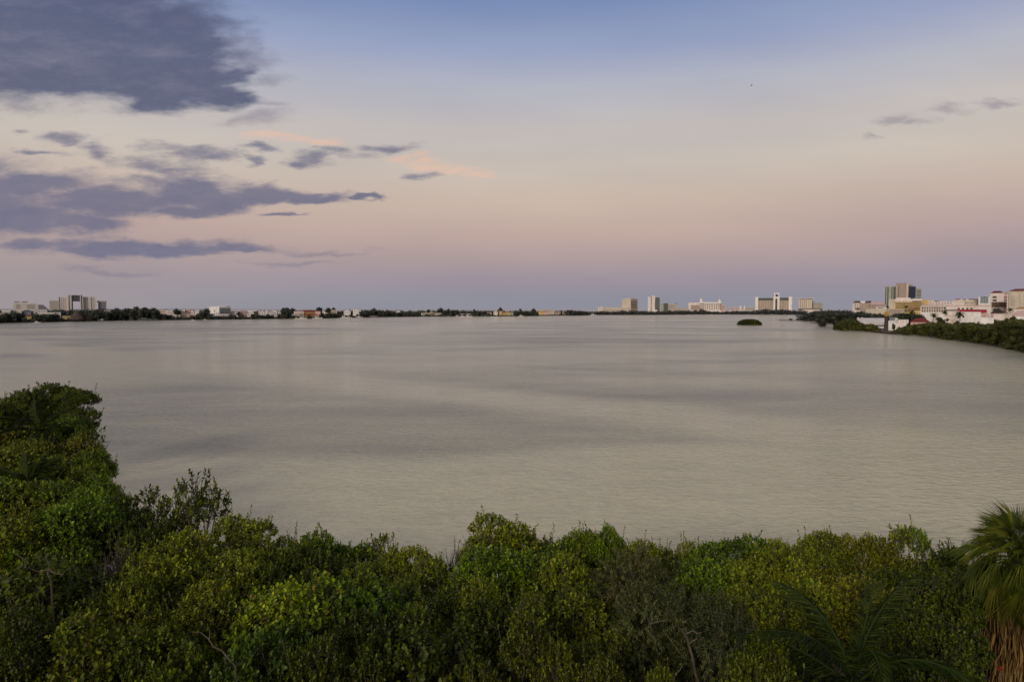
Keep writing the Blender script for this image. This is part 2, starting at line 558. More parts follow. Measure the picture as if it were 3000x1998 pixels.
# ------------------------------------------------------------------ water
def water_mat(name, c0, c1, rough):
    m = bpy.data.materials.new(name)
    m.use_nodes = True
    t = NT(m.node_tree)
    geo = t.n('ShaderNodeNewGeometry')
    pos = geo.outputs['Position']

    def nz(scale, det, rot=0.0, rg=0.55):
        mp = t.n('ShaderNodeMapping'); mp.inputs['Scale'].default_value = scale; mp.inputs['Rotation'].default_value = (0, 0, rot)
        t.l(pos, mp.inputs[0])
        return t.noise(mp.outputs[0], 1.0, det, rg)
    # wind lanes: long calm bands that curve across the lagoon between ruffled water
    lanes = nz((0.0055, 0.011, 1), 4, R(-20))
    patch = nz((0.02, 0.04, 1), 4, R(8))
    warp = t.n('ShaderNodeTexNoise'); warp.inputs['Scale'].default_value = 0.011; warp.inputs['Detail'].default_value = 4; t.l(pos, warp.inputs['Vector'])
    wsp = t.n('ShaderNodeVectorMath', operation='MULTIPLY_ADD'); t.l(warp.outputs['Color'], wsp.inputs[0]); wsp.inputs[1].default_value = (46, 46, 0); t.l(pos, wsp.inputs[2])

    def lane(x0, y0, x1, y1, half, soft):
        """1 inside a calm strip along the line (x0, y0)-(x1, y1)"""
        L = math.hypot(x1 - x0, y1 - y0); nx, ny = -(y1 - y0) / L, (x1 - x0) / L
        dt = t.n('ShaderNodeVectorMath', operation='DOT_PRODUCT'); t.l(wsp.outputs[0], dt.inputs[0]); dt.inputs[1].default_value = (nx, ny, 0)
        d = t.math('ABSOLUTE', t.math('SUBTRACT', dt.outputs['Value'], nx * (x0 + 23) + ny * (y0 + 23)))
        return t.smooth(d, half + soft, half)
    calm = lane(0, 110, 50, 68, 4, 17)
    calm = t.math('MAXIMUM', calm, t.math('MULTIPLY', lane(-107, 142, -67, 535, 6, 40), 0.8))
    calm = t.math('MAXIMUM', calm, t.math('MULTIPLY', lane(-40, 190, 160, 300, 5, 30), 0.55))
    calm = t.math('MAXIMUM', calm, lane(-60, 52, 0, 58, 9, 9))
    ruff = t.math('MULTIPLY_ADD', lanes, 0.6, t.math('MULTIPLY', patch, 0.4))
    wind = t.math('MULTIPLY', t.smooth(ruff, 0.30, 0.64), t.math('MULTIPLY_ADD', calm, -0.85, 1.0))
    rip = nz((0.95, 1.25, 1), 3, R(4), 0.6)
    fine = nz((2.8, 5.0, 1), 2, R(-5))
    swell = nz((0.14, 0.30, 1), 2, R(8))
    crest = nz((0.40, 2.6, 1), 3, R(2), 0.6)
    h = t.math('MULTIPLY_ADD', rip, 0.62, t.math('MULTIPLY_ADD', fine, 0.16, t.math('MULTIPLY_ADD', swell, 0.42, t.math('MULTIPLY', crest, 0.30))))
    bp = t.n('ShaderNodeBump')
    bp.inputs['Distance'].default_value = 1.0
    t.l(t.math('MULTIPLY_ADD', wind, 0.58, 0.30), bp.inputs['Strength'])
    t.l(h, bp.inputs['Height'])
    col = t.mix(wind, c1, c0)  # calm lanes paler, ruffled water darker: sky sheen put into the colour
    # crests lighter, troughs darker: ripple shading put into the base colour
    col = t.mix(1.0, col, t.ramp(h, [(0.50, (0.86, 0.865, 0.88, 1)), (0.86, (1.09, 1.085, 1.07, 1))]), 'MULTIPLY')
    b = t.n('ShaderNodeBsdfPrincipled')
    t.l(col, b.inputs['Base Color'])
    t.l(t.math('MULTIPLY_ADD', wind, 0.16, rough), b.inputs['Roughness'])
    b.inputs['IOR'].default_value = 1.33
    t.l(bp.outputs[0], b.inputs['Normal'])
    o = t.n('ShaderNodeOutputMaterial')
    t.l(b.outputs[0], o.inputs[0])
    return m


M['lagoon'] = water_mat('lagoon', lin(138, 135, 116), lin(206, 192, 150), 0.09)
M['sea'] = water_mat('sea', lin(132, 138, 152), lin(140, 146, 158), 0.12)  # paled to blend into the horizon, haze put into the colour
tag(mesh_obj('lagoon_water', [(-9000, -400, 0), (9000, -400, 0), (9000, 3000, 0), (-9000, 3000, 0)], [(0, 1, 2, 3)], M['lagoon']), kind='structure')
tag(mesh_obj('sea_water', [(-60000, 2600, .06), (60000, 2600, .06), (60000, 60000, .06), (-60000, 60000, .06)], [(0, 1, 2, 3)], M['sea']), kind='structure')


# ------------------------------------------------------------------ land
def soil(name, a, b, sc):
    m = bpy.data.materials.new(name); m.use_nodes = True
    t = NT(m.node_tree)
    geo = t.n('ShaderNodeNewGeometry')
    c = t.ramp(t.noise(geo.outputs['Position'], sc, 6, 0.65), [(0.3, a), (0.7, b)])
    p = t.n('ShaderNodeBsdfPrincipled'); t.l(c, p.inputs['Base Color']); p.inputs['Roughness'].default_value = 1.0
    bp = t.n('ShaderNodeBump'); bp.inputs['Distance'].default_value = 0.2
    t.l(t.noise(geo.outputs['Position'], sc * 5, 4), bp.inputs['Height']); t.l(bp.outputs[0], p.inputs['Normal'])
    o = t.n('ShaderNodeOutputMaterial'); t.l(p.outputs[0], o.inputs[0])
    return m


M['soil'] = soil('soil', (0.008, 0.007, 0.005, 1), (0.022, 0.018, 0.012, 1), 0.8)  # near-black soil, shade of the wood floor put into the colour
M['shore_soil'] = soil('shore_soil', (0.06, 0.055, 0.045, 1), (0.14, 0.12, 0.095, 1), 0.08)


def sheet(name, pts, z, mat):
    bm = bmesh.new()
    top = [bm.verts.new((x, y, z)) for x, y in pts]
    bot = [bm.verts.new((x, y, -0.5)) for x, y in pts]
    f = bm.faces.new(top)
    n = len(pts)
    for i in range(n):
        bm.faces.new((top[i], bot[i], bot[(i + 1) % n], top[(i + 1) % n]))
    bmesh.ops.recalc_face_normals(bm, faces=bm.faces)
    bmesh.ops.triangulate(bm, faces=[f])
    me = bpy.data.meshes.new(name); bm.to_mesh(me); bm.free()
    me.materials.append(mat)
    return tag(link(name, me), kind='structure')


NEAR = [(-140, 118), (-75, 104), (-52, 78), (-40, 60), (-29, 44), (-20, 35), (-12, 31), (0, 30.5), (14, 31), (40, 33), (90, 36), (90, -60), (-140, -60)]
sheet('ground', NEAR, 0.6, M['soil'])

# waterline of the far shore, read as photograph pixels
FAR = [(-260, 957), (0, 947.5), (100, 945.5), (200, 943), (330, 940.5), (500, 938.5), (680, 936.5), (800, 935), (900, 934), (1000, 932), (1100, 929.5), (1300, 927.5),
       (1500, 927), (1700, 924.5), (1760, 923), (1900, 923), (2060, 921.5), (2120, 921.5), (2360, 922.5)]
RIGHT = [(2340, 938), (2440, 947), (2442, 967), (2490, 970), (2560, 973), (2625, 980), (2700, 985), (2800, 998), (2900, 1012), (3000, 1030), (3150, 1062)]


def interp(tab, x):
    for (a, b), (c, d) in zip(tab, tab[1:]):
        if x <= c: return b + (d - b) * (x - a) / (c - a)
    return tab[-1][1]


def far_y(px): return shore_y(interp(FAR, px))
def right_y(px): return shore_y(interp(RIGHT, px))


fp = [tuple(on_water(px, py)[:2]) for px, py in FAR]
sheet('far_ground', fp + [(1900, 2300), (1900, 3300), (-3600, 3300), (-1500, 760)], 0.5, M['shore_soil'])
rp = [tuple(on_water(px, py)[:2]) for px, py in RIGHT]
sheet('east_ground', rp + [(900, 120), (1400, 1900), (on_water(2345, 938).x + 330, 1700)], 0.6, M['shore_soil'])

# ------------------------------------------------------------------ foreground trees
def crown_np(seed, Rr, Hc, lobes, tips, per, L, W, stray=0.06, twig=0.42, sq=0.8, droop=0.0, bend=0.7):
    """leaf positions of a lobed crown; returns leaf mesh data, lobe centres, stray twigs"""
    g = np.random.default_rng(seed)
    d = unit(g.normal(size=(lobes, 3))); d[:, 2] = np.abs(d[:, 2]) * 0.9 - 0.15
    lc = unit(d) * Rr * g.uniform(0.66, 1.0, (lobes, 1)); lc[:, 2] *= sq
    lr = Rr * g.uniform(0.26, 0.44, lobes)
    lc = np.vstack([lc, [[0, 0, 0]]]); lr = np.append(lr, Rr * 0.40)
    k = tips * 3
    which = g.choice(len(lc), k, p=lr ** 2 / (lr ** 2).sum())
    o = unit(g.normal(size=(k, 3))); o[:, 2] = np.abs(o[:, 2] + 0.25) * 0.95 - 0.12; o = unit(o)
    sh = np.array([1.12, 1.12, 0.80])
    p = lc[which] + o * sh * (lr[which] * g.uniform(0.72, 1.0, k))[:, None]
    dist = np.linalg.norm(p[:, None] - lc[None], axis=2) / lr[None]
    dist[np.arange(k), which] = 9
    ok = np.where(dist.min(1) > 0.80)[0][:tips]
    p, o = p[ok], o[ok]
    td = unit(o * bend + np.array([0, 0, 0.6 - droop]) + g.normal(size=o.shape) * 0.3)
    sidx = g.random(len(p)) < stray
    tl = np.where(sidx, g.uniform(0.5, 1.1, len(p)), twig * g.uniform(0.7, 1.3, len(p)))
    td[sidx] = unit(td[sidx] + np.array([0, 0, 0.5]))
    P_, D_, N_ = [], [], []
    for j in range(per):
        t_ = (j + g.random(len(p)) * 0.8) / per
        t_ = np.where(sidx, 0.35 + 0.65 * t_, t_)
        a = j * 2.399 + g.uniform(0, 6.28, len(p)) * 0.25 + np.arange(len(p)) * 1.7
        u1 = unit(np.cross(td, np.array([0.3, 0.5, 0.81]))); u2 = np.cross(td, u1)
        side = u1 * np.cos(a)[:, None] + u2 * np.sin(a)[:, None]
        op = (0.95 - 0.5 * t_)[:, None]
        dirn = unit(side * op + td * (1.1 - op) + g.normal(size=p.shape) * 0.15 + np.array([0, 0, -droop]))
        P_.append(p + td * (t_ * tl)[:, None]); D_.append(dirn)
        N_.append(unit(td * 0.7 + np.array([0, 0, 0.8]) + g.normal(size=p.shape) * 0.33))
    P_, D_, N_ = map(np.vstack, (P_, D_, N_))
    n = len(P_)
    ll = L * g.uniform(0.65, 1.25, n); ww = W * g.uniform(0.75, 1.2, n)
    V, q = leaves_np(P_, D_, N_, ll, ww)
    V[:, 2] += Hc
    lc = lc + np.array([0, 0, Hc])
    p = p + np.array([0, 0, Hc])
    return V, q, lc, lr, p, td, tl, sidx


def trunk_mb(seed, lc, lr, Hc, r0, p, td, tl, sidx, nlimb=4, twigs=0.5):
    rnd = random.Random(seed)
    mb = MB()
    base = Vector((0, 0, -0.4)); fork = Vector((rnd.uniform(-.2, .2), rnd.uniform(-.2, .2), Hc * 0.42))
    mb.add(tube([base, base.lerp(fork, 0.5) + Vector((rnd.uniform(-.15, .15), rnd.uniform(-.15, .15), 0)), fork], [r0 * 1.35, r0, r0 * 0.85], 8))
    for i, (c, r) in enumerate(zip(lc, lr)):
        c = Vector(c)
        m1 = fork.lerp(c, 0.5) + Vector((rnd.uniform(-.25, .25), rnd.uniform(-.25, .25), rnd.uniform(-.1, .3)))
        mb.add(tube([fork, m1, c], [r0 * 0.55, r0 * 0.36, r0 * 0.22], 6))
        for _ in range(nlimb):
            e = Vector((rnd.gauss(0, 1), rnd.gauss(0, 1), abs(rnd.gauss(0, 1)))).normalized()
            tip = c + e * r * 0.95
            mid = c.lerp(tip, 0.55) + Vector((rnd.uniform(-.12, .12), rnd.uniform(-.12, .12), rnd.uniform(-.1, .1)))
            mb.add(tube([c, mid, tip], [r0 * 0.2, r0 * 0.12, r0 * 0.05], 5))
    for j in range(len(p)):
        if sidx[j] or rnd.random() < twigs * 0.25:
            a = Vector(p[j]); d = Vector(td[j])
            mb.add(tube([a - d * 0.3, a, a + d * float(tl[j])], [0.018, 0.014, 0.006], 4))
    return mb


VAR = {}
def make_variant(key, seed, Rr, Hc, leafm, barkm, **kw):
    tk = {k: kw.pop(k) for k in ('nlimb', 'twigs', 'r0') if k in kw}
    V, q, lc, lr, p, td, tl, sidx = crown_np(seed, Rr, Hc, **kw)
    cm = fast_mesh('crown', V, q, M[leafm])
    tm = trunk_mb(seed, lc, lr, Hc, tk.pop('r0', 0.11), p, td, tl, sidx, **tk).mesh('trunk', M[barkm], True)
    VAR[key] = (cm, tm, float(np.percentile(V[:, 2], 99.7)), Rr)


B = dict(lobes=14, tips=1600, per=9, L=0.13, W=0.085, twig=0.24)
for i in range(6):
    make_variant('broad%d' % i, 100 + i, 2.3, 4.1, 'leaf', 'bark', **dict(B, lobes=11 + 2 * (i % 3), stray=0.008 + 0.006 * (i % 3), sq=0.75 + 0.1 * (i % 3)))
for i in range(3):   # larger, glossier round leaves
    make_variant('big%d' % i, 130 + i, 2.2, 4.0, 'leaf', 'bark', lobes=20, tips=1000, per=8, L=0.165, W=0.125, twig=0.34, stray=0.01)
for i in range(2):   # upright and narrow
    make_variant('tall%d' % i, 150 + i, 1.6, 5.0, 'leaf', 'bark', lobes=13, tips=1000, per=9, L=0.125, W=0.08, stray=0.02, sq=1.35, twig=0.26)
for i in range(2):   # airy, the sky and water show through
    make_variant('airy%d' % i, 160 + i, 1.7, 4.6, 'leaf', 'bark', lobes=9, tips=125, per=9, L=0.22, W=0.11, stray=0.10, sq=1.0, twigs=4, nlimb=4, twig=0.3)
for i in range(2):   # fine drooping leaflets and pale limbs
    make_variant('fine%d' % i, 170 + i, 2.6, 4.0, 'fine_leaf', 'pale_bark', lobes=14, tips=1300, per=22, L=0.12, W=0.05, stray=0.0, twig=0.5, droop=0.40,
                 nlimb=3, r0=0.11, sq=0.8, twigs=0.3)
for i in range(2):   # leafless twiggy shrub
    make_variant('bare%d' % i, 180 + i, 1.4, 4.6, 'fine_leaf', 'bark', lobes=10, tips=150, per=2, L=0.1, W=0.05, stray=0.25, twigs=3, nlimb=5, r0=0.07, sq=1.1, twig=0.4)


def tree(var, px, py, Y, label, rad=None, col=(1, 1, 1), rot=None, group='trees of the shore wood', name='shore_tree', cat='tree'):
    """tree standing at distance Y with its top at photograph height py"""
    cm, tm, top, Rr = VAR[var]
    p = at(px, py, Y)
    s = (rad or Rr) / Rr
    sz = max(0.5, (p.z - GZ) / top)
    t = thing(name, label, cat, (p.x, Y, GZ), group)
    t.rotation_euler = (0, 0, random.uniform(0, 6.28) if rot is None else rot)
    t.scale = (s, s, sz)
    link('trunk', tm, t)
    c = link('crown', cm, t)
    c.color = (*col, 1)
    return t


YEL, OLV, DRK, GRN, BRN, LIME = (1.10, 1.10, 0.7), (0.92, 0.95, 0.8), (0.46, 0.52, 0.42), (0.74, 0.98, 0.75), (1.0, 0.88, 0.7), (1.3, 1.45, 0.8)  # DRK darkens the leaf; on shadowed trees it paints the shade in

FG = [
 # back row along the lagoon, left to right: variant, top px, top py, distance, radius, tint, look
 ('airy0', 455, 1430, 29.0, 1.25, DRK, 'thin dark sapling with rosettes of leaves against the lagoon'),
 ('airy1', 575, 1390, 28.5, 1.3, DRK, 'tallest see-through tree with upswept twigs against the lagoon'),
 ('broad0', 420, 1515, 27.5, 1.5, DRK, 'dark green tree under the two see-through saplings'),
 ('broad1', 640, 1535, 26.5, 1.7, OLV, 'olive tree just right of the tallest see-through tree'),
 ('tall0', 735, 1522, 26.5, 1.25, YEL, 'narrow yellow-green tree with a finger-like tip at the water edge'),
 ('broad2', 830, 1555, 26.0, 1.7, OLV, 'low olive tree between two finger-tipped trees at the water edge'),
 ('tall1', 925, 1560, 26.5, 1.2, GRN, 'narrow green tree with two short tips near the dip in the hedge line'),
 ('broad3', 1030, 1592, 26.5, 1.35, GRN, 'small green tree ahead of the gap where water shows'),
 ('airy0', 1105, 1568, 26.0, 0.95, OLV, 'little tuft-topped tree poking up beside the water gap'),
 ('broad4', 1195, 1602, 25.5, 1.5, YEL, 'bushy tree with even top left of the bare twiggy shrub'),
 ('bare0', 1355, 1575, 26.0, 0.8, BRN, 'leafless grey twiggy shrub left of the tall bushy tree'),
 ('tall0', 1462, 1508, 26.5, 1.55, YEL, 'highest bushy tree in the middle of the wood edge'),
 ('airy1', 1555, 1532, 27.0, 0.9, OLV, 'thin twigs sprouting beside the highest bushy tree'),
 ('broad5', 1640, 1575, 26.5, 1.3, GRN, 'rounded green tree right of the highest bushy tree'),
 ('tall1', 1700, 1556, 26.5, 1.0, OLV, 'twin-tipped olive tree in the right half of the wood edge'),
 ('broad0', 1765, 1552, 26.5, 1.05, GRN, 'pointed green tree with a single dark crest at the water edge'),
 ('broad1', 1860, 1568, 26.5, 1.35, YEL, 'flat-topped yellow-green tree before the wide dip of water'),
 ('broad2', 2010, 1600, 26.5, 1.2, OLV, 'small tree right after the wide dip of water'),
 ('broad3', 2150, 1577, 26.5, 1.7, GRN, 'broad domed green tree halfway between the highest tree and the palm'),
 ('broad4', 2262, 1580, 26.5, 1.3, YEL, 'lime-topped tree right of the broad domed tree'),
 ('broad5', 2400, 1572, 26.0, 1.45, OLV, 'ragged olive tree with small twigs on top'),
 ('broad0', 2480, 1574, 26.5, 1.4, BRN, 'brownish olive tree beside the ragged olive tree'),
 ('tall0', 2590, 1582, 26.5, 1.15, BRN, 'tree with rust-tinged tip left of the long stray twig'),
 ('airy0', 2665, 1545, 26.5, 1.0, OLV, 'thin tree sending up one long stray twig above the hedge line'),
 ('broad1', 2725, 1566, 26.5, 1.25, GRN, 'rounded tree last before the fan palm'),
 ('airy1', 2815, 1600, 26.0, 1.1, DRK, 'gappy shrub touching the fan palm crown'),
 # second row
 ('broad2', 60, 1462, 26.5, 2.4, YEL, 'sunny yellow-green tree at the left frame edge below the headland'),
 ('broad3', 225, 1450, 27.0, 2.3, GRN, 'full green tree under the headland slope'),
 ('bare1', 320, 1588, 23.5, 1.2, BRN, 'brown half-bare tree with grey limbs at left'),
 ('broad4', 520, 1560, 23.5, 2.1, YEL, 'mustard-green tree below the see-through trees'),
 ('broad5', 700, 1610, 23.0, 2.0, OLV, 'olive tree behind the bright leafy shrub'),
 ('broad0', 880, 1620, 23.0, 2.0, DRK, 'shaded dark green tree second row left of the water gap'),
 ('broad1', 1090, 1640, 23.5, 1.9, OLV, 'olive tree directly under the water gap'),
 ('broad2', 1290, 1662, 23.0, 2.0, OLV, 'low olive tree below the leafless shrub'),
 ('broad3', 1470, 1610, 23.5, 2.1, GRN, 'wide green tree at the foot of the highest bushy tree'),
 ('broad4', 1660, 1625, 23.0, 1.9, OLV, 'tree with pale gaps left of the grey feathery tree'),
 ('fine0', 1880, 1612, 22.0, 2.4, (1.0, 0.95, 0.9), 'grey-green feathery tree with brown dead sprays and pale limbs'),
 ('broad5', 2090, 1640, 23.5, 1.9, GRN, 'green tree behind the feathery trees on the right'),
 ('broad0', 2290, 1640, 23.5, 2.0, OLV, 'olive tree above the upright palm fronds'),
 ('broad1', 2480, 1660, 23.0, 2.0, BRN, 'brown-tinged tree behind the upright palm fronds'),
 ('broad2', 2670, 1650, 23.0, 2.0, DRK, 'dark tree left of the fan palm crown'),
 ('broad3', 2790, 1720, 21.8, 1.6, DRK, 'shaded tree beside the fan palm skirt'),
 # third row
 ('big0', 110, 1640, 21.0, 2.1, DRK, 'deep-shadowed tree with dead grey branches near the left edge'),
 ('bare0', 150, 1630, 22.6, 1.1, BRN, 'dead grey branching shrub in the shadowed left part'),
 ('broad4', 405, 1690, 20.5, 1.5, OLV, 'round green tree in front of the mustard-green tree'),
 ('broad5', 640, 1700, 20.5, 1.9, YEL, 'tree with rusty leaf tips among the left middle of the wood'),
 ('big1', 850, 1700, 19.5, 1.8, LIME, 'bright shrub with large pale shining leaves'),
 ('big2', 1080, 1710, 20.0, 1.8, (.6, .85, .7), 'large-leaved green tree right of the bright shrub'),
 ('broad0', 1290, 1740, 19.5, 2.0, DRK, 'dark tree in the middle of the wood below the low olive tree'),
 ('broad1', 1490, 1720, 20.0, 1.7, OLV, 'yellow-flecked tree in the middle of the wood'),
 ('broad2', 1680, 1760, 19.5, 1.9, OLV, 'olive tree left of the pale forked trunk'),
 ('fine1', 2010, 1720, 19.0, 2.1, (0.85, 0.9, 0.9), 'drooping grey feathery tree with pale forked trunk'),
 ('broad3', 2240, 1720, 20.5, 1.7, OLV, 'dim olive tree left of the upright palm fronds'),
 ('broad4', 2700, 1790, 19.5, 1.7, DRK, 'nearly black tree in the shade left of the palm skirt'),
 # front row at the lower frame edge
 ('broad5', 40, 1800, 17.5, 1.5, DRK, 'black-green tree in the lower left corner'),
 ('big0', 270, 1800, 17.0, 1.6, (0.95, 0.98, .7), 'golden-green leafy tree near the lower left corner'),
 ('big1', 470, 1850, 17.0, 1.25, (0.7, 0.8, .7), 'leafy tree with a slanting bare branch at the lower edge'),
 ('big2', 790, 1850, 16.5, 1.4, (0.5, .72, .6), 'large-leaved tree at the lower edge below the bright shrub'),
 ('broad0', 1000, 1830, 16.5, 1.6, DRK, 'very dark tree at the lower edge with glinting leaves'),
 ('big0', 1230, 1840, 16.5, 1.9, DRK, 'shadowy large-leaved tree at the lower edge in the middle'),
 ('broad1', 1450, 1840, 16.5, 1.5, (.6, .62, .5), 'mottled olive tree at the lower edge right of the middle'),
 ('broad2', 1700, 1860, 16.5, 1.3, (.8, .8, .6), 'yellowish tree at the lower edge beside the dark hollow'),
 ('broad3', 2230, 1885, 16.0, 1.4, (.6, .66, .5), 'low leafy tree at the lower edge left of the palm fronds'),
 ('big2', 2780, 1940, 16.5, 1.2, DRK, 'black-green shrub at the lower edge left of the palm trunk'),
 ('broad4', 1920, 1960, 15.5, 0.9, (.8, .85, .6), 'small yellow-green shrub at the foot of the pale forked trunk'),
]
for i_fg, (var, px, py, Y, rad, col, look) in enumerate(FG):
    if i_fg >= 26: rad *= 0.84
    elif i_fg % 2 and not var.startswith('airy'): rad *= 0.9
    if Y < 18: col = tuple(c * 0.70 for c in col)  # nearest rows dimmed in the leaf tint, painted darkness at the lower edge
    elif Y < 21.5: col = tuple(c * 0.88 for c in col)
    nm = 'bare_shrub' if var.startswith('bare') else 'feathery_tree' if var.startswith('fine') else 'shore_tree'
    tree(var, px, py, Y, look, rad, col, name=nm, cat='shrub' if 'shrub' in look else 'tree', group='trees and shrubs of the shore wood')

# the wooded headland that runs away on the left
HEAD = [
 ('broad0', 165, 1128, 60, 2.9, DRK, 'big dark dome tree crowning the headland'),
 ('tall0', 226, 1158, 57, 1.3, DRK, 'dark tree on the outer shoulder of the headland crown'),
 ('broad2', 60, 1160, 58, 2.4, OLV, 'olive tree left of the dark dome on the headland'),
 ('broad3', -15, 1180, 55, 2.2, DRK, 'tree cut by the left frame edge on the headland top'),
 ('tall1', 208, 1212, 50, 1.35, DRK, 'dark tree leaning to the water below the headland crown'),
 ('broad5', 165, 1228, 48, 2.1, GRN, 'bright green tree just under the dark dome'),
 ('broad0', 20, 1240, 47, 2.6, BRN, 'russet tree on the left flank of the headland'),
 ('tall0', 246, 1258, 44, 1.0, DRK, 'jagged dark tree at the water side halfway down the headland'),
 ('broad2', 200, 1285, 42, 1.9, BRN, 'brownish tree in the middle of the headland'),
 ('broad3', 40, 1300, 41, 2.4, OLV, 'olive tree beside the headland palm'),
 ('tall1', 268, 1322, 38.5, 1.0, GRN, 'green tree on the lower water side of the headland'),
 ('broad5', 170, 1345, 37, 2.1, OLV, 'spreading olive tree low on the headland'),
 ('broad0', 20, 1368, 36, 2.3, BRN, 'rusty tree low on the left of the headland'),
 ('tall0', 296, 1388, 33.5, 1.0, GRN, 'green tree at the foot of the headland by the water'),
 ('broad2', 215, 1398, 33, 1.8, GRN, 'dense green tree at the foot of the headland'),
 ('broad3', 110, 1410, 32, 2.1, OLV, 'olive tree at the foot of the headland toward the left'),
 ('tall1', 345, 1448, 30.5, 1.0, DRK, 'dark tree where the headland meets the saplings'),
 ('broad5', -60, 1420, 31, 2.2, GRN, 'green tree half outside the left edge under the headland'),
]
for var, px, py, Y, rad, col, look in HEAD:
    tree(var, px, py, Y, look, rad, col, group='trees of the wooded headland', name='headland_tree')


# pale bare limbs standing out of the leaves
def bare_limb(label, limbs, r0, name='bare_tree'):
    """limbs: lists of (px, py, Y); the first is the main stem, each other limb springs from it"""
    p0 = at(*limbs[0][0])
    t = thing(name, label, 'bare tree', (p0.x, p0.y, GZ))
    for k, pts in enumerate(limbs):
        P3 = [at(*a) - t.location for a in pts]
        if k == 0: P3 = [Vector((P3[0].x, P3[0].y + .3, -0.4))] + P3
        fine_ = []
        for a, b in zip(P3, P3[1:]):
            fine_ += [a, a.lerp(b, .5) + Vector((random.uniform(-.06, .06), random.uniform(-.06, .06), random.uniform(-.05, .05)))]
        fine_.append(P3[-1])
        r = r0 if k == 0 else r0 * .55
        mb = MB(); mb.add(tube(fine_, [r * (1 - .75 * i / (len(fine_) - 1)) for i in range(len(fine_))], 7))
        link('trunk' if k == 0 else 'branch', mb.mesh('limb', M['bark'], True), t)
    return t


bare_limb('pale forked bare trunk in the dark hollow under the feathery trees', [
    [(2050, 2010, 16.6), (2030, 1930, 16.7), (2012, 1868, 16.8), (2008, 1842, 16.8)], [(2012, 1868, 16.8), (1998, 1845, 16.6), (1980, 1830, 16.5)],
    [(2010, 1856, 16.8), (2030, 1846, 16.7), (2055, 1851, 16.6)], [(2016, 1890, 16.8), (2030, 1876, 16.5), (2042, 1868, 16.4)]], .048)
bare_limb('thin pale stem slanting beside the pale forked trunk', [[(1968, 2010, 16.3), (1975, 1975, 16.3), (1998, 1948, 16.3)]], .03)
bare_limb('dead grey branch lying across the shadowed trees at left', [
    [(150, 1700, 18.4), (146, 1650, 18.3), (132, 1600, 18.2)], [(148, 1668, 18.3), (105, 1672, 18.2), (72, 1662, 18.0)], [(149, 1672, 18.3), (185, 1682, 18.2), (206, 1664, 18.2)],
    [(75, 1663, 18.0), (60, 1630, 18.0), (48, 1605, 18.0)]], .032)
bare_limb('slanting bare yellowish branch in the dark gap at the lower left', [
    [(690, 1950, 15.6), (650, 1905, 15.6), (610, 1870, 15.6), (560, 1850, 15.6)], [(612, 1872, 15.6), (614, 1845, 15.6), (606, 1830, 15.6)]], .026)


# low scrub that closes the wood floor
def scrub():
    g = np.random.default_rng(5)
    n = 26000
    y = g.uniform(11, 30, n); x = g.uniform(-0.85, 0.85, n) * y
    k = 5000
    y2 = g.uniform(30, 75, k); x2 = -(0.60 + g.uniform(0, 0.22, k)) * y2
    x = np.append(x, x2); y = np.append(y, y2)
    z = GZ + np.abs(g.normal(0, 0.8, n + k))
    d = unit(g.normal(size=(n + k, 3)) + np.array([0, 0, .4])); nr = unit(g.normal(size=(n + k, 3)) * .5 + np.array([0, 0, 1]))
    V, q = leaves_np(np.stack([x, y, z], 1), d, nr, g.uniform(.2, .45, n + k), g.uniform(.12, .25, n + k))
    o = link('undergrowth', fast_mesh('undergrowth', V, q, M['leaf']))
    o.color = (0.28, 0.34, 0.3, 1)  # leaf tint darkened, painting shade into the hollows between crowns
    tag(o, 'dark leafy undergrowth on the wood floor between the trunks', 'undergrowth', kind='stuff')


scrub()


# ------------------------------------------------------------------ palms
def feather_frond(length, rise, seed, droop=1.0, leaflet=0.5, n=34):
    """coconut frond along +x, arching; returns leaf quads and rachis tube"""
    g = np.random.default_rng(seed)
    t = np.linspace(0, 1, n)
    th = rise - droop * t ** 1.5
    ds = length / n
    xs = np.cumsum(np.cos(th)) * ds; zs = np.cumsum(np.sin(th)) * ds
    c = np.stack([xs, 0 * xs, zs], 1)
    tan = np.stack([np.cos(th), 0 * th, np.sin(th)], 1)
    P_, D_, N_, L_ = [], [], [], []
    for s in (-1, 1):
        for k in range(5, n):
            for rep in range(2):
                ll = leaflet * (0.45 + 0.75 * math.sin(math.pi * min(1, (t[k] + .08) * .88))) * g.uniform(.85, 1.1)
                d = tan[k] * 0.75 + np.array([0, s * 1.0, -0.3 - 0.5 * t[k]]) + g.normal(size=3) * 0.16
                P_.append(c[k] + tan[k] * ds * 0.5 * rep); D_.append(d); N_.append(np.array([0, -s * 0.3, 1.0])); L_.append(ll)
    V, q = leaves_np(np.array(P_), np.array(D_), unit(np.array(N_)), np.array(L_), np.full(len(P_), 0.032), 0.3)
    tb = tube([Vector(x) for x in c[::3]], list(np.linspace(0.045, 0.012, len(c[::3]))), 5)
    return V, q, tb


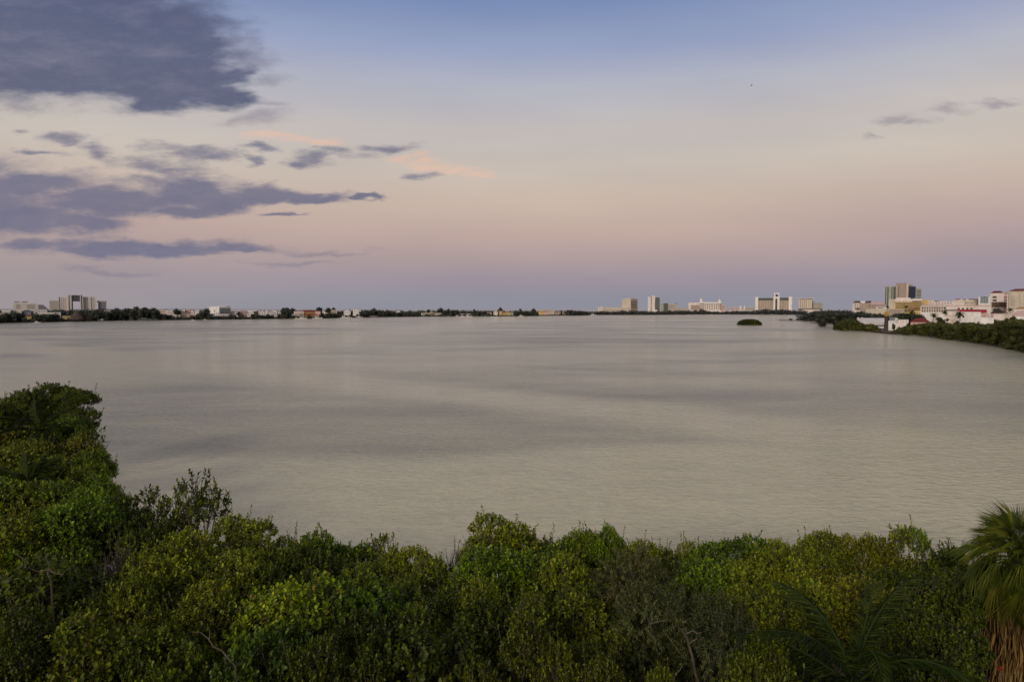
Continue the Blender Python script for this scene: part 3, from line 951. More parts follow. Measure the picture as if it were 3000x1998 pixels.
def fan_frond(seed, pet=0.85, blade=0.85, spread=2.35, seg=30, sag=0.35):
    g = np.random.default_rng(seed)
    V, Fq = [], []
    o = Vector((pet, 0, -0.12 * pet))
    for k in range(seg):
        a0 = -spread / 2 * 1.0 + spread * k / seg
        a1 = a0 + spread / seg
        am = (a0 + a1) / 2
        L = blade * (0.75 + 0.3 * math.cos(am * 0.7)) * g.uniform(0.9, 1.08)
        z = lambda r: -sag * (r ** 2) * blade + 0.04 * math.cos(am * 3)
        def pt(a, r, lift=0): return (o.x + math.cos(a) * r * L, o.y + math.sin(a) * r * L, o.z + z(r) + lift)
        b = len(V)
        V += [pt(am, 0.02), pt(a0 + 0.1 * (a1 - a0), 0.5), pt(am, 0.52, 0.03), pt(a1 - 0.1 * (a1 - a0), 0.5), pt(am + g.normal(0, .03), 1.0, -0.06 - 0.14 * g.random())]
        Fq += [(b, b + 1, b + 4, b + 2), (b, b + 2, b + 4, b + 3)]
    pv, pf = tube([Vector((0, 0, 0)), Vector((pet * 0.5, 0, 0.02)), o], [0.03, 0.022, 0.016], 5)
    b = len(V)
    V += [tuple(p) for p in pv]; Fq += [tuple(i + b for i in f) for f in pf]
    return V, Fq


def fan_palm():
    px, Y = 2985, 21.0
    pc = at(px, 1648, Y)
    t = thing('fan_palm', 'fan palm with a shaggy golden skirt of dead leaves at the right frame edge', 'palm tree', (pc.x, Y, GZ))
    h = pc.z - GZ
    mb = MB(); mb.add(tube([Vector((0, 0, -.3)), Vector((.05, 0, h * .5)), Vector((0, 0, h + .2))], [0.24, 0.19, 0.17], 10))
    link('trunk', mb.mesh('trunk', M['bark'], True), t)
    shapes = []
    for s in range(4):
        V, Fq = fan_frond(s, pet=0.70 + 0.12 * s, blade=0.80, sag=0.42 + 0.24 * s, spread=2.8, seg=34)
        me = bpy.data.meshes.new('frond'); me.from_pydata(V, [], Fq); me.materials.append(M['palm_leaf']); me.update(); shapes.append(me)
    rnd = random.Random(3)
    n = 140
    for i in range(n):
        e = R(82) - R(155) * (i / n) ** 0.72
        f = link('frond', shapes[min(3, int(4 * i / n))], t, (0, 0, h + 0.35 * (1 - i / n) - 0.25 * i / n))
        f.rotation_euler = (rnd.uniform(-.35, .35), -e, i * 2.399 + rnd.uniform(-.2, .2))
        k = rnd.uniform(0.72, 1.12); f.scale = (k, k, k)
        b = rnd.uniform(1.0, 1.7); y = 1.3 if rnd.random() < .2 or i > 104 else 1.0
        f.color = (b * y * 1.25, b * 1.08, b * 0.45, 1)
    # hanging dead leaves
    g = np.random.default_rng(9)
    m = 2200
    a = g.uniform(0, 6.28, m); hz = h - 0.55 - g.uniform(0, 1, m) ** 0.8 * 3.6
    r = np.interp(h - hz, [0.4, 1.0, 2.2, 4.2], [0.95, 0.95, 0.80, 0.5]) * g.uniform(.55, 1.08, m)
    p = np.stack([np.cos(a) * r, np.sin(a) * r, hz], 1)
    d = np.stack([np.cos(a) * .12, np.sin(a) * .12, -np.ones(m)], 1) + g.normal(size=(m, 3)) * .10
    nr = np.stack([np.cos(a), np.sin(a), 0 * a + .1], 1) + g.normal(size=(m, 3)) * .4
    V, q = leaves_np(p, d, unit(nr), g.uniform(.35, .9, m), g.uniform(.03, .075, m), 0.25)
    sk = link('dead_leaf_skirt', fast_mesh('dead_leaf_skirt', V, q, M['dead_palm']), t)
    sk['label'] = 'shaggy golden brown skirt of hanging dead leaves'


fan_palm()


def frond_mesh(name, length, rise, seed, droop, leaflet, mat, n=34):
    V, q, tb = feather_frond(length, rise, seed, droop, leaflet, n)
    o = len(V)
    V = np.vstack([V, np.array([tuple(x) for x in tb[0]])]); q = np.vstack([q, np.array(tb[1]) + o])
    return fast_mesh(name, V, q, mat)


def coconut(px, py, Y, label, n, length, scale=1.0, group=None, mats='palm_leaf', colour=(1, 1, 1), up=1.25, lo=-0.35, stem=True, az=None, seed=1):
    p = at(px, py, Y)
    t = thing('coconut_palm', label, 'palm tree', (p.x, Y, GZ), group)
    h = p.z - GZ
    if stem:
        mb = MB(); mb.add(tube([Vector((0.3, 0, -.3)), Vector((.1, 0, h * .5)), Vector((0, 0, h))], [0.2, 0.13, 0.12], 8))
        link('trunk', mb.mesh('trunk', M['bark'], True), t)
    rnd = random.Random(seed)
    shapes = [frond_mesh('frond', length, 0, 20 + s, 0.7 + 0.5 * s, 0.46, M[mats]) for s in range(3)]
    for i in range(n):
        f = link('frond', shapes[i % 3], t, (0, 0, h))
        e = up - (up - lo) * (i + .5) / n
        f.rotation_euler = (rnd.uniform(-.3, .3), -e, (i * 2.399 if az is None else az[i % len(az)]) + rnd.uniform(-.15, .15))
        k = scale * rnd.uniform(.85, 1.12); f.scale = (k, k, k)
        b = rnd.uniform(.75, 1.2); f.color = (b * colour[0], b * colour[1], b * colour[2], 1)
    return t


coconut(2500, 2010, 16.5, 'coconut palm with long upright fronds at the lower edge left of the fan palm', 15, 2.9, 1.0, colour=(.72, .72, .5), up=1.45, lo=0.1)
coconut(112, 1262, 46.0, 'drooping palm in the middle of the headland trees', 15, 3.0, 1.0, colour=(.62, .56, .36), seed=4)
coconut(85, 1425, 34.0, 'small palm with one yellowing frond at the foot of the headland', 11, 2.2, 1.0, colour=(.8, .78, .4), up=1.4, lo=0.2, seed=6)


def red_flower():
    p = at(2932, 1962, 17.5)
    t = thing('red_flower', 'small red blossom on a stalk by the palm trunk', 'flower', (p.x, 17.5, GZ))
    h = p.z - GZ
    mb = MB(); mb.add(tube([Vector((0, 0, 0)), Vector((.05, 0, h * .6)), Vector((0, 0, h))], [0.02, 0.015, 0.01], 5))
    link('stalk', mb.mesh('stalk', M['bark']), t)
    g = np.random.default_rng(2)
    n = 14
    d = unit(g.normal(size=(n, 3)) + np.array([0, -.3, .5]))
    V, q = leaves_np(np.zeros((n, 3)) + np.array([0, 0, h]) + g.normal(size=(n, 3)) * .03, d, unit(g.normal(size=(n, 3))), np.full(n, .085), np.full(n, .055))
    link('blossom', fast_mesh('blossom', V, q, M['flower_red']), t)


red_flower()


def bird():
    p = at(2202, 251, 110)
    s = 0.26
    body = [Vector((-.45, 0, 0)), Vector((-.25, 0, .03)), Vector((0, 0, .05)), Vector((.3, 0, .06)), Vector((.42, 0, .05)), Vector((.5, 0, .03))]
    v, f = tube([x * s * 1.3 for x in body], [.02, .07 * .6, .12 * .6, .09 * .6, .06 * .6, .012], 8)
    # wings grown from the same mesh, swept and bent up, plus the tail fan
    b = len(v)
    for sg in (-1, 1):
        o = len(v)
        pts = [(.18, .04, .05), (-.06, .04, .05), (.20, .45, .24), (-.02, .45, .22), (.02, 1.05, .16), (-.06, .98, .15)]
        v += [Vector((x * s, sg * y * s, z * s)) for x, y, z in pts]
        f += [(o, o + 2, o + 3, o + 1), (o + 2, o + 4, o + 5, o + 3)]
    o = len(v); v += [Vector((x * s, y * s, .01)) for x, y in ((-.45, .05), (-.45, -.05), (-.85, -.16), (-.85, .16))]; f += [(o, o + 1, o + 2, o + 3)]
    me = bpy.data.meshes.new('bird'); me.from_pydata([tuple(x) for x in v], [], f); me.materials.append(M['bird_black']); me.update()
    t = tag(link('bird', me, None, p), 'small dark bird gliding high in the clear sky', 'bird')
    t.rotation_euler = (0.5, 0.1, R(200))


bird()

# ------------------------------------------------------------------ far woods (masses nobody could count)
def ico():
    bm = bmesh.new(); bmesh.ops.create_icosphere(bm, subdivisions=2, radius=1.0)
    V = np.array([v.co[:] for v in bm.verts]); Fq = np.array([[v.index for v in f.verts] for f in bm.faces]); bm.free()
    return V, Fq


ICO_V, ICO_F = ico()


def blob_leaves(g, cs, rs, per, size, flat=0.8):
    """clumps of leaf faces over a set of crowns; cs (n,3) centres, rs (n,) radii"""
    n = len(cs)
    o = unit(g.normal(size=(n * per, 3)))
    k = np.repeat(np.arange(n), per)
    rad = rs[k] * g.uniform(0.72, 1.10, n * per)
    p = cs[k] + o * rad[:, None] * np.array([1, 1, flat])
    d = unit(g.normal(size=o.shape) + o * .6 + np.array([0, 0, .3]))
    nr = unit(o + g.normal(size=o.shape) * .5 + np.array([0, 0, .3]))
    L = np.minimum(size * g.uniform(.6, 1.3, n * per), rs[k] * 0.8)
    V, q = leaves_np(p, d, nr, L, L * .75, .2)
    tri = np.concatenate([q[:, [0, 1, 2]], q[:, [0, 2, 3]]])
    # a dark solid heart in every crown
    Vi = (ICO_V[None] * (rs * .78)[:, None, None] * np.array([1, 1, flat]) + cs[:, None]).reshape(-1, 3)
    Fi = (ICO_F[None] + (np.arange(n) * len(ICO_V))[:, None, None]).reshape(-1, 3) + len(V)
    return np.vstack([V, Vi]), np.vstack([tri, Fi])


def wood(name, label, mat, outline, yfun, step, off, rr, seed, leaf=1.1, per=70, jit=1.2, layers=3, col=(1, 1, 1), low=-0.3, ragged=0):
    """belt of trees whose top follows outline [(px, py)]; yfun gives the waterline distance"""
    g = np.random.default_rng(seed)
    cs, rs = [], []
    px = outline[0][0]
    while px < outline[-1][0]:
        Y = yfun(px) + g.uniform(*off)
        r = g.uniform(*rr)
        zt = at(px, interp(outline, px) + (abs(g.normal(0, jit)) if not ragged else g.normal(0.6, ragged)) + low, Y).z
        zt = max(zt, 2.0)
        x = at(px, HZ, Y).x
        r = min(r, zt * .6)
        z = zt - r * .8
        for _ in range(layers):
            cs.append((x + g.normal(0, r * .25), Y + g.normal(0, r * .4), z)); rs.append(r)
            z -= r * 1.15
            if z < 0.2: break
        px += step * g.uniform(.6, 1.4)
    V, Fq = blob_leaves(g, np.array(cs), np.array(rs), per, leaf)
    o = link(name, fast_mesh(name, V, Fq, M[mat], 3))
    o.color = (*(x * (1.15 if mat == 'far_green' else 1) for x in col), 1)  # far leaves lightened a little, haze in the tint
    return tag(o, label, 'wood', kind='stuff')


FRONT_OUT = [(-200, 922), (0, 921), (15, 917), (40, 915), (66, 918), (74, 933), (92, 933), (97, 921), (170, 921), (180, 932), (208, 934), (250, 931), (264, 913), (300, 909), (312, 911),
             (336, 906), (360, 905), (400, 905), (420, 906), (455, 907), (466, 917), (500, 921), (512, 928), (540, 928), (568, 926), (574, 916), (590, 913), (606, 911), (614, 917), (626, 926),
             (662, 929), (674, 918), (686, 920), (694, 930), (708, 919), (720, 928), (738, 923), (748, 915), (770, 920), (790, 922), (800, 926), (824, 925), (829, 906), (850, 906), (856, 924),
             (934, 927), (944, 917), (985, 917), (1004, 921), (1040, 925), (1058, 913), (1090, 906), (1130, 909), (1160, 912), (1180, 912), (1240, 922), (1294, 921), (1300, 905),
             (1340, 907), (1346, 922), (1382, 922), (1390, 908), (1432, 913), (1440, 923), (1510, 924), (1516, 908), (1576, 914), (1582, 921), (1660, 922), (1670, 910)]
wood('treeline', 'dark belt of trees along the far left shore, broken by houses', 'far_green', FRONT_OUT, far_y, 4.2, (6, 24), (1.8, 3.4), 11, leaf=1.2, per=55, low=2.0, ragged=2.6)
BACK_OUT = [(-200, 911), (0, 911), (100, 912), (150, 909), (250, 908), (330, 908), (460, 909), (600, 910), (700, 913), (830, 909), (1000, 910), (1060, 908), (1200, 910), (1400, 909),
            (1440, 911), (1500, 910), (1600, 912), (1680, 908)]
wood('treeline', 'hazy belt of trees behind the far left houses', 'far_green', BACK_OUT, far_y, 6, (210, 270), (3.5, 5.5), 12, leaf=1.8, per=50, layers=3, col=(1.1, 1.1, 1.15))
MID_OUT = [(1660, 909), (1700, 911), (1724, 914), (1748, 914), (1760, 911), (1772, 913), (1790, 914), (1805, 913), (1830, 911), (1900, 912), (1940, 914), (1960, 910), (2010, 911), (2045, 909), (2056, 907), (2068, 910),
           (2075, 913), (2130, 914), (2150, 911), (2200, 912), (2226, 908), (2250, 906.5), (2262, 908), (2290, 907), (2320, 910), (2360, 911)]
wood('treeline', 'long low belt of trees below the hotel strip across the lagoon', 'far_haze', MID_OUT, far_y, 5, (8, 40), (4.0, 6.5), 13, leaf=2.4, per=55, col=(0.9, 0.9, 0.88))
PEN_OUT = [(2352, 930), (2358, 922), (2370, 916), (2390, 912), (2420, 911), (2470, 910), (2510, 911), (2545, 917)]
wood('treeline', 'dark wood on the low point behind the thatched restaurants', 'far_green', PEN_OUT, lambda px: 800, 4, (0, 60), (3.0, 4.5), 14, leaf=1.3, per=70, layers=4, col=(.8, .8, .78))
PEN2 = [(2400, 915), (2470, 914), (2540, 917), (2600, 923), (2612, 930)]
wood('treeline', 'trees behind the long white waterfront roof', 'far_green', PEN2, lambda px: 560, 5, (0, 30), (2.0, 3.2), 15, leaf=0.9, per=80, layers=3, col=(.75, .75, .7))
TREES_W = [(2622, 921), (2650, 919), (2700, 923), (2706, 930)]
wood('treeline', 'dark trees in front of the yellow hotel', 'far_green', TREES_W, lambda px: 500, 4.5, (0, 20), (1.6, 2.6), 16, leaf=0.8, per=90, layers=4, col=(.75, .8, .7))

# mangroves on the right shore
MAN1 = [(2446, 962), (2456, 950), (2470, 940), (2485, 935), (2500, 936), (2515, 943), (2524, 950), (2540, 953), (2555, 951), (2568, 957), (2575, 966)]
wood('mangrove_thicket', 'rounded mangrove thicket between the thatched restaurants and the lighthouse', 'mangrove', MAN1, right_y, 1.5, (1, 14), (1.4, 2.4), 21, leaf=0.6, per=150, jit=.8, layers=6)
MAN2 = [(2624, 974), (2632, 965), (2650, 957), (2680, 951), (2700, 950), (2720, 947), (2745, 944), (2765, 946), (2785, 950), (2805, 953), (2818, 947), (2850, 946), (2865, 949), (2885, 951), (2915, 950),
        (2930, 942), (2960, 938), (3000, 937), (3060, 935), (3140, 930)]
wood('mangrove_thicket', 'long dark mangrove thicket along the right waterline', 'mangrove', MAN2, right_y, 1.9, (1, 26), (1.3, 2.3), 22, leaf=0.5, per=170, jit=1.6, layers=7)


def islet():
    g = np.random.default_rng(31)
    Y = shore_y(953) + 9
    c = at(2196, 953, Y)
    cs, rs = [], []
    rx, ry = 36 / F * Y * .92, 8.0
    for i in range(170):
        a = g.uniform(0, 6.28); q = math.sqrt(g.uniform(0, 1))
        x, y = math.cos(a) * q, math.sin(a) * q
        h = 4.9 * (1 - (abs(x) ** 2.4)) ** .7
        r = g.uniform(.75, 1.25)
        for z in np.arange(h - r * .8, -.2, -1.3):
            cs.append((x * rx, y * ry, z)); rs.append(r)
    V, Fq = blob_leaves(g, np.array(cs), np.array(rs), 60, .65)
    t = thing('mangrove_islet', 'small dark domed mangrove islet alone in the lagoon', 'islet', (c.x, Y, 0))
    o = link('crown', fast_mesh('crown', V, Fq, M['mangrove'], 3), t); o.color = (.62, .66, .6, 1)
    mb = MB()
    for i in range(60):
        a = g.uniform(0, 6.28); q = math.sqrt(g.uniform(.3, 1))
        x, y = math.cos(a) * q * rx * .96, math.sin(a) * q * ry * .96
        mb.add(tube([Vector((x * 1.03, y * 1.03, -.4)), Vector((x, y, .5)), Vector((x * .9, y * .9, 1.6))], [.06, .05, .05], 5))
    link('prop_roots', mb.mesh('prop_roots', M['bark']), t)


islet()


# single trees that stand out on the far shores
def far_tree_mesh(seed, h, r, shape='round', leaf=1.0, mat='far_green'):
    g = np.random.default_rng(seed)
    cs, rs = [], []
    n = 16
    for i in range(n):
        d = unit(g.normal(size=3)); q = g.uniform(.2, .75)
        if shape == 'cone':
            z = g.uniform(.15, .95); rr = r * (1 - z) * .9
            cs.append((d[0] * rr * .6, d[1] * rr * .6, h * z)); rs.append(max(.5, rr * .7))
        else:
            cs.append((d[0] * r * q, d[1] * r * q, h - r * .9 + d[2] * r * q * .75)); rs.append(r * g.uniform(.3, .5))
    V, Fq = blob_leaves(g, np.array(cs), np.array(rs), 60, leaf)
    cm = fast_mesh('crown', V, Fq, M[mat], 3)
    mb = MB(); mb.add(tube([Vector((0, 0, -.5)), Vector((.2, .1, h * .4)), Vector((0, 0, h * .8))], [.35, .25, .12], 6))
    return cm, mb.mesh('trunk', M['bark'], True)


FT = {'a': (far_tree_mesh(1, 14, 5.5), 14), 'b': (far_tree_mesh(2, 13, 4.5), 13), 'c': (far_tree_mesh(3, 12, 3, 'cone'), 12)}


def far_tree(k, px, py, Y, label, wide=1.0, col=(1, 1, 1)):
    (cm, tm), h = FT[k]
    p = at(px, py, Y)
    t = thing('far_tree', label, 'tree', (p.x, Y, GZ), 'single trees standing out on the far shore')
    s = (p.z - GZ) / h
    t.scale = (s * wide, s * wide, s); t.rotation_euler = (0, 0, random.uniform(0, 6))
    link('trunk', tm, t); c = link('crown', cm, t); c.color = (*col, 1)


for k_, px_, py_, Y_far, lb_ in [
    ('a', 345, 903, 1120, 'round dark tree right of the arched hotel and left of the tall ragged trees'),
    ('b', 398, 897, 1110, 'tall ragged tree with wispy top, left one of two on the far left shore'),
    ('b', 421, 899, 1115, 'tall ragged tree with wispy top, right one of two on the far left shore'),
    ('a', 452, 902, 1130, 'spreading tree just left of the first cream houses'),
    ('a', 518, 904, 1230, 'brown tree behind the cream houses on the far shore'),
    ('b', 606, 903, 1170, 'dark tree standing against the left side of the white apartment block'),
    ('a', 700, 914, 1160, 'rust-brown tree in front of the houses right of the white block'),
    ('b', 832, 901, 1300, 'tall dark tree, left of a pair before the long orange house'),
    ('b', 843, 900.5, 1310, 'tall dark tree, right of a pair before the long orange house'),
    ('a', 855, 903, 1330, 'dark tree touching the left end of the long orange house'),
    ('b', 937, 899, 1380, 'tall tree above the right end of the long orange house'),
    ('b', 962, 901, 1390, 'tree just left of the house with the thatched hat roof'),
    ('c', 1133, 904, 1720, 'single pointed conifer above the far treeline'),
    ('a', 1095, 903, 1700, 'feathery palm-like tree left of the pointed conifer'),
    ('a', 1290, 902, 1800, 'tall grey-green tree right behind the long cream villa'),
    ('b', 1255, 906, 1790, 'tree sticking up left behind the long cream villa'),
    ('b', 2054, 905, 1790, 'dark tree in front of the columned hotel'),
    ('c', 2428, 904, 860, 'dark pointed tree on the wooded point at right'),
    ('a', 1563, 904, 2000, 'lone tuft of a tree above the far middle shore'),
]:
    far_tree(k_, px_, py_, min(Y_far, far_y(px_) + 60) if px_ < 1600 else Y_far, lb_)


SHRUB = far_tree_mesh(9, 7, 3.2, leaf=0.7, mat='mangrove')
for px_, py_, Y_far, wide_, lb_ in [
    (2641, 925, 470, 1.1, 'round dark tree between the pale grey house and the bushy dark palm'),
    (2702, 929, 470, .9, 'dark bush above the dull red shed roof'),
    (2755, 926, 446, .8, 'dark bush between the short palm and the cream-white house'),
    (2803, 937, 425, .7, 'low bush beside the small cream annex'),
    (2878, 923, 430, .9, 'dark bush against the big blank white wall'),
    (2906, 925, 425, .8, 'dark bush at the right end of the long low white house'),
    (2942, 914, 470, 1.2, 'dark tree right of the large thatched pavilion'),
    (2968, 922, 415, .7, 'dark bush in front of the cream wall house'),
    (2618, 946, 432, .6, 'small bush in front of the house right of the lighthouse'),
    (2660, 945, 430, .7, 'low bush at the small-windowed white house'),
]:
    p = at(px_, py_, Y_far)
    t = thing('garden_tree', lb_, 'tree', (p.x, Y_far, GZ), 'garden trees among the right waterfront houses')
    k_ = (p.z - GZ) / 7
    t.scale = (k_ * wide_ * .8, k_ * wide_ * .8, k_); t.rotation_euler = (0, 0, px_)
    link('trunk', SHRUB[1], t); c = link('crown', SHRUB[0], t); c.color = (.7, .75, .7, 1)

# ------------------------------------------------------------------ hotels and other large buildings
def lbl_part(o, s): o['label'] = s; return o


# arched hotel far left
Y = 3000
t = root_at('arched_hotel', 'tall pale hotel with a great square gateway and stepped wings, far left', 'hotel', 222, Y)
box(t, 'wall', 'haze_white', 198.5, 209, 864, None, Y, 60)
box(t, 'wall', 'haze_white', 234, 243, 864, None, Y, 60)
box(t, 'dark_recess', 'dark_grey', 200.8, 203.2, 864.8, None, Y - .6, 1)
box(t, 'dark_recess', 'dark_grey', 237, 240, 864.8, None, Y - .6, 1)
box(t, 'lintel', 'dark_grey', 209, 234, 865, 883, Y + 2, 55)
box(t, 'pier_shade_block', 'dark_grey', 206, 213, 865.5, None, Y + 1.5, 50)  # added block, the dark of the pier's inner face put into its colour
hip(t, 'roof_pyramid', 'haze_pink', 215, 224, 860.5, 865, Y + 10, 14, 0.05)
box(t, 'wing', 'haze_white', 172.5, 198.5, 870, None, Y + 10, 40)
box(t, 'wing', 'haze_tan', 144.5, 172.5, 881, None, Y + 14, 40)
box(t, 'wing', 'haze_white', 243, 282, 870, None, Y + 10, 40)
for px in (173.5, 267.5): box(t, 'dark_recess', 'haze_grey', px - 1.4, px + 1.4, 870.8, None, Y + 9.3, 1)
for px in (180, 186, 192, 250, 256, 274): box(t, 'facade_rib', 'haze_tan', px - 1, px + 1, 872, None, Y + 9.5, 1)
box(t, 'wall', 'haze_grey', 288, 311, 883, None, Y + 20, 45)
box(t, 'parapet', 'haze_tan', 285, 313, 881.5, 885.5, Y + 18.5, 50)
# low terraced hotel
Y = 2800
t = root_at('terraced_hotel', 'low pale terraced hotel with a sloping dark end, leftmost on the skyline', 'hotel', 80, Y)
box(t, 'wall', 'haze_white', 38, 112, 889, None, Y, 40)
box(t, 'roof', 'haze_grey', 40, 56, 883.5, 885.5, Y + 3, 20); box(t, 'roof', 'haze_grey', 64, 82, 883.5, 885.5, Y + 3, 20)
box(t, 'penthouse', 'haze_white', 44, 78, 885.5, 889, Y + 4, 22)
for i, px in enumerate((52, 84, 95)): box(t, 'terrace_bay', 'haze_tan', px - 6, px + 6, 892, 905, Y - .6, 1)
pts = [on_front(t, x_, y_, Y + .2) for x_, y_ in ((112, 893), (126, 893), (142, 906), (142, 915), (112, 915))]
ph_ = HEAD_OF[t.name][2]
vv = [tuple(p) for p in pts] + [(p.x + math.sin(ph_) * 24, p.y + math.cos(ph_) * 24, p.z) for p in pts]
n5 = 5
mesh_obj('sloping_end', vv, [tuple(range(5))[::-1], tuple(range(5, 10))] + [(i, (i + 1) % 5, 5 + (i + 1) % 5, 5 + i) for i in range(5)], M['haze_grey'], t)

# white apartment block on the far left shore: a corner towards us
Y = 985
t = root_at('apartment_block', 'big plain white apartment block towering over the far left houses', 'apartment block', 644, Y)
poly(t, 'wall', 'white_paint', [(642, Y), (676, Y + 16), (650, Y + 34), (613, Y + 18)], 898.5, Y)
poly(t, 'painted_shade_wall', 'grey_wall', [(643, Y - .6), (675.5, Y + 15), (675.5, Y + 15.6), (643, Y + .3)], 903, Y)  # grey sheet over the right face, its shade painted in
box(t, 'roof_slab', 'warm_white', 634, 662, 897, 898.8, Y + 8, 14)
box(t, 'roof_tank', 'dark_grey', 667, 673, 897, 903, Y + 17, 5)
windows(t, 626, 630, 908, 912, Y + 6.5, 1, 1, fx=.8, fy=.8)
windows(t, 626, 642, 914, 922, Y - .4, 3, 2, fx=.4); windows(t, 645, 674, 914, 924, Y - 1.2, 4, 2, fx=.45)

# hotel strip across the lagoon
Y = 2000
t = root_at('conference_hall', 'long low cream hall with a taller end block, left end of the hotel strip', 'hall', 1790, Y)
box(t, 'wall', 'cream', 1765, 1842, 901, None, Y, 40); box(t, 'end_block', 'warm_white', 1752, 1766, 899, None, Y - 3, 30)
box(t, 'darker_wall_strip', 'haze_tan', 1766, 1828, 906, 913, Y - .8, 1)  # flat strip, darker than the wall behind it
windows(t, 1754, 1764, 901, 909, Y - 3, 2, 2, 'haze_tan')
t = root_at('square_tower', 'square tan hotel tower with dark bands on its right face', 'hotel', 1845, Y)
poly(t, 'wall', 'cream', [(1846, Y), (1868, Y + 20), (1846, Y + 42), (1822.5, Y + 20)], 876, Y)
poly(t, 'painted_shade_face', 'tan', [(1846.4, Y - .8), (1867.6, Y + 18.8), (1867.6, Y + 19.4), (1846.4, Y)], 877, Y)  # tan sheet on the cream tower, shade of this side put into colour
poly(t, 'roof', 'cream', [(1847, Y + 6), (1862, Y + 20), (1846, Y + 34), (1832, Y + 20)], 873.5, Y + 20, 876)
for y in (885, 892, 899): poly(t, 'balcony_band', 'window_brown', [(1849, Y + 1.2), (1866, Y + 16.4), (1866, Y + 18), (1849, Y + 2)], y, Y, y + 2)
poly(t, 'corner_pier', 'warm_white', [(1846.6, Y - 1.2), (1848.4, Y + .5), (1845, Y + .5), (1844.6, Y - .5)], 875.5, Y)
t = root_at('slim_white_tower', 'slim white twin-slab tower beside a dark green slab, on the hotel strip', 'hotel', 1915, Y)
box(t, 'wall', 'warm_white', 1898, 1907, 869.5, None, Y, 22); box(t, 'wall', 'warm_white', 1909, 1919.5, 867, None, Y, 22)
box(t, 'dark_recess', 'window_brown', 1907, 1909, 870, None, Y + 2, 15)
box(t, 'dark_slab', 'dark_sage', 1919.5, 1933, 873.5, None, Y + 3, 26); box(t, 'roof_plant', 'dark_sage', 1921, 1932, 871.5, 873.5, Y + 8, 12)
box(t, 'podium', 'white_paint', 1915, 1926, 908, None, Y - 6, 6)
for y in range(876, 906, 3): box(t, 'balcony_band', 'haze_grey', 1921, 1932, y, y + 1, Y + 2.2, 1)
t = root_at('low_grey_hotel', 'low grey-green hotel with a dark middle block right of the slim white tower', 'hotel', 1962, Y)
box(t, 'wall', 'sage', 1936, 1946, 890, None, Y, 22); box(t, 'dark_block', 'dark_sage', 1944, 1957, 888.5, None, Y - 2, 22); box(t, 'wall', 'haze_tan', 1957, 1986, 890.5, None, Y + 2, 22)
box(t, 'roof_plant', 'haze_grey', 1978, 1985, 888, 890.5, Y + 6, 10); box(t, 'lower_wing', 'haze_tan', 1986, 2016, 901, None, Y + 6, 20)
windows(t, 1959, 1976, 893, 906, Y + 2, 3, 3, 'haze_grey')
t = root_at('columned_hotel', 'cream hotel with a row of tall white columns and two rooftop cupolas', 'hotel', 2072, Y)
box(t, 'left_wing', 'warm_white', 2017, 2052, 887, None, Y + 6, 28); box(t, 'tan_panel', 'tan', 2024, 2050, 894, 908, Y + 5.3, 1)  # tan panel set on the paler wing wall
box(t, 'wall', 'tan', 2050, 2113, 888, None, Y, 30); box(t, 'cornice', 'white_paint', 2049, 2114, 885.5, 889, Y - 3, 34)
for i in range(9): box(t, 'column', 'white_paint', 2064 + i * 5.2, 2066.4 + i * 5.2, 889, 909, Y - 2.4, 2.2)
for y in (893, 899): box(t, 'balcony_band', 'white_paint', 2050, 2062, y, y + 1.8, Y - 1, 1)
for px, py in ((2054, 873), (2108, 876)):
    c = box(t, 'cupola', 'warm_white', px - 3.6, px + 3.6, py + 5, 886, Y + 5, 8); box(t, 'cupola_top', 'white_paint', px - 2, px + 2, py + 1, py + 5, Y + 7, 4)
    hip(t, 'cupola_roof', 'haze_tan', px - 2.6, px + 2.6, py - 3, py + 1, Y + 6.5, 5, .05)
box(t, 'right_wing', 'pink_paint', 2113, 2125, 893, None, Y + 4, 24); box(t, 'garden_terrace', 'white_paint', 2070, 2112, 909, None, Y - 8, 5)
windows(t, 2114, 2124, 895, 906, Y + 4, 2, 3, 'haze_grey')
t = root_at('pink_low_hotel', 'low pink hotel with two stubby white stair towers', 'hotel', 2172, Y)
box(t, 'wall', 'haze_pink', 2137, 2168, 900, None, Y + 4, 20); box(t, 'wall', 'haze_tan', 2184, 2212, 900.5, None, Y + 5, 20); box(t, 'wall', 'haze_pink', 2168, 2184, 904, None, Y + 5, 20)
box(t, 'stair_tower', 'warm_white', 2167, 2172, 895.5, None, Y, 8); box(t, 'stair_tower', 'warm_white', 2180, 2183, 895.5, None, Y, 8); box(t, 'terrace', 'haze_white', 2140, 2205, 909, None, Y - 5, 5)
windows(t, 2139, 2166, 902, 908, Y + 4, 5, 1, 'haze_grey'); windows(t, 2186, 2210, 902, 908, Y + 5, 4, 1, 'haze_grey')
Y = 1950
t = root_at('great_slab_hotel', 'great white slab hotel with a central lantern tower and dark slit', 'hotel', 2267, Y)
box(t, 'end_pillar', 'white_paint', 2213, 2221.5, 870.5, None, Y - 2, 24); box(t, 'end_pillar', 'white_paint', 2311, 2321, 869.5, None, Y - 2, 24)
box(t, 'wall', 'tan', 2221.5, 2266, 873, None, Y + 1, 20); box(t, 'wall', 'tan', 2284, 2311, 872, None, Y + 1, 20)
box(t, 'dark_attic', 'dark_sage', 2222, 2265.6, 873.4, 880, Y + .3, 1); box(t, 'dark_attic', 'dark_sage', 2284.4, 2310.6, 872.4, 880, Y + .3, 1)
box(t, 'stair_tower', 'white_paint', 2266, 2284, 869.5, None, Y - 3, 26); box(t, 'dark_slit', 'window_brown', 2271.5, 2277.5, 875, 910, Y - 3.5, 1)
box(t, 'lantern', 'dark_grey', 2271, 2282, 862.5, 869.5, Y + 2, 12); box(t, 'lantern_roof', 'white_paint', 2267, 2284, 858.5, 862.8, Y - 1, 18)
